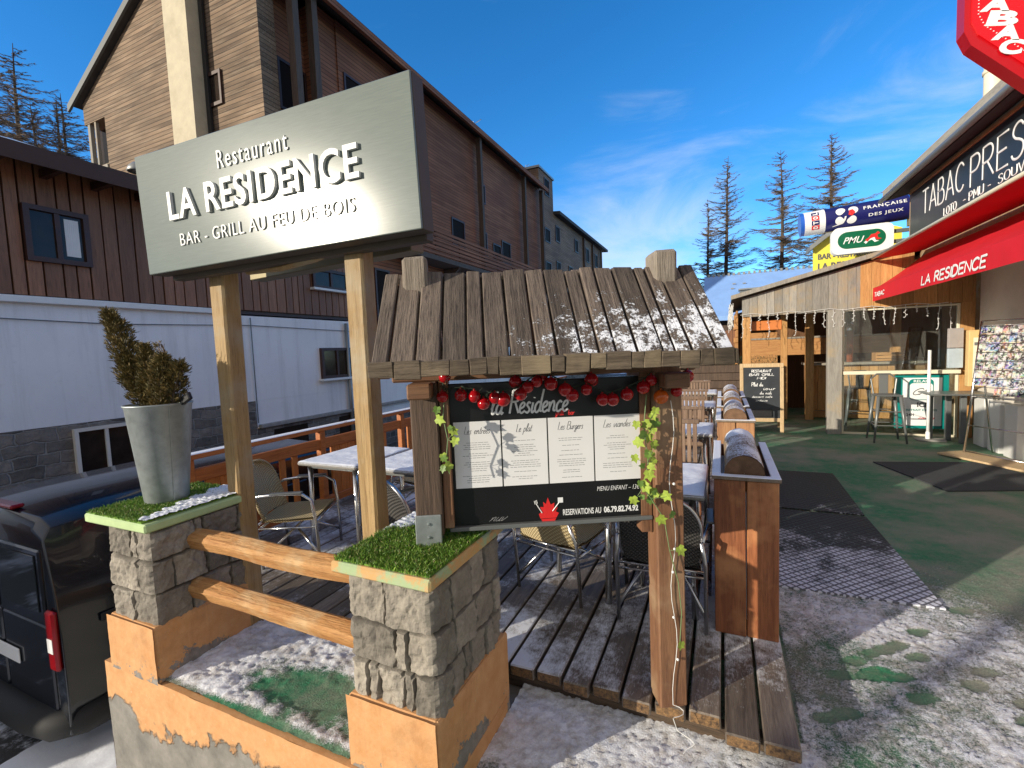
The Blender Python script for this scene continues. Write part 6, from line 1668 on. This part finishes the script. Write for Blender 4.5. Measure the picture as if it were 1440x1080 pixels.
no=nt.nodes.new('ShaderNodeTexNoise'); no.inputs['Scale'].default_value=2.3; no.inputs['Detail'].default_value=7; no.inputs['Roughness'].default_value=.6; no.inputs['Distortion'].default_value=.6; nt.links.new(mp.outputs[0],no.inputs['Vector'])

def mth(op,x,y):
    m=nt.nodes.new('ShaderNodeMath'); m.operation=op
    for i,q in enumerate((x,y)):
        if isinstance(q,(int,float)): m.inputs[i].default_value=q
        elif q is not None: nt.links.new(q,m.inputs[i])
    m.use_clamp=(op in('SUBTRACT','MULTIPLY') and False); return m.outputs[0]
def blob(d,lo,hi):
    """1 near direction d of the sky, fading outwards"""
    vm=nt.nodes.new('ShaderNodeVectorMath'); vm.operation='DISTANCE'; nt.links.new(tc.outputs['Generated'],vm.inputs[0]); vm.inputs[1].default_value=d
    mr=nt.nodes.new('ShaderNodeMapRange'); mr.interpolation_type='SMOOTHSTEP'; nt.links.new(vm.outputs['Value'],mr.inputs['Value'])
    mr.inputs['From Min'].default_value=lo; mr.inputs['From Max'].default_value=hi; mr.inputs['To Min'].default_value=1; mr.inputs['To Max'].default_value=0; return mr.outputs[0]
bl=mth('ADD',mth('ADD',blob((-.19,.97,.14),.04,.34),mth('MULTIPLY',blob((.36,.88,.30),.0,.16),.25)),mth('MULTIPLY',blob((-.29,.74,.61),.0,.16),.6))
bl=mth('ADD',mth('ADD',bl,.0),mth('MULTIPLY',blob((.1,.99,.05),.0,.8),.17))
mr=nt.nodes.new('ShaderNodeMapRange'); mr.interpolation_type='SMOOTHSTEP'; nt.links.new(mth('ADD',no.outputs['Fac'],mth('MULTIPLY',bl,.30)),mr.inputs['Value']); mr.inputs['From Min'].default_value=.56; mr.inputs['From Max'].default_value=.98
m2=nt.nodes.new('ShaderNodeMath'); m2.operation='MULTIPLY'; nt.links.new(mr.outputs[0],m2.inputs[0]); m2.inputs[1].default_value=.55
sx=nt.nodes.new('ShaderNodeSeparateXYZ'); nt.links.new(tc.outputs['Generated'],sx.inputs[0])
# bright haze added to the unseen sky behind the photographer as neutral fill
mb=nt.nodes.new('ShaderNodeMapRange'); mb.interpolation_type='SMOOTHSTEP'; nt.links.new(sx.outputs[1],mb.inputs['Value']); mb.inputs['From Min'].default_value=.30; mb.inputs['From Max'].default_value=-.35
mc=nt.nodes.new('ShaderNodeMapRange'); mc.interpolation_type='SMOOTHSTEP'; nt.links.new(no.outputs['Fac'],mc.inputs['Value']); mc.inputs['From Min'].default_value=.2; mc.inputs['From Max'].default_value=.6
hz=mth('MULTIPLY',mb.outputs[0],mth('ADD',mth('MULTIPLY',mc.outputs[0],.5),.45))
mx=nt.nodes.new('ShaderNodeMix'); mx.data_type='RGBA'; nt.links.new(m2.outputs[0],mx.inputs[0]); nt.links.new(hs.outputs[0],mx.inputs[6]); mx.inputs[7].default_value=(6.0,6.4,7.0,1)
mh=nt.nodes.new('ShaderNodeMix'); mh.data_type='RGBA'; nt.links.new(hz,mh.inputs[0]); nt.links.new(mx.outputs[2],mh.inputs[6]); mh.inputs[7].default_value=(4.5,4.1,3.7,1)
nt.links.new(mh.outputs[2],bg.inputs[0]); bg.inputs[1].default_value=.15
SC.view_settings.view_transform='Standard'; SC.view_settings.look='None'; SC.view_settings.exposure=0
cd=bpy.data.cameras.new('camera'); cd.lens=16.25; cd.sensor_width=36; cd.clip_end=3000; cd.clip_start=.05
co=bpy.data.objects.new('camera',cd); COL.objects.link(co); SC.camera=co
Rm=Matrix(CAMR).to_4x4()
co.matrix_world=Matrix.Translation((0,0,1.7))@Rm
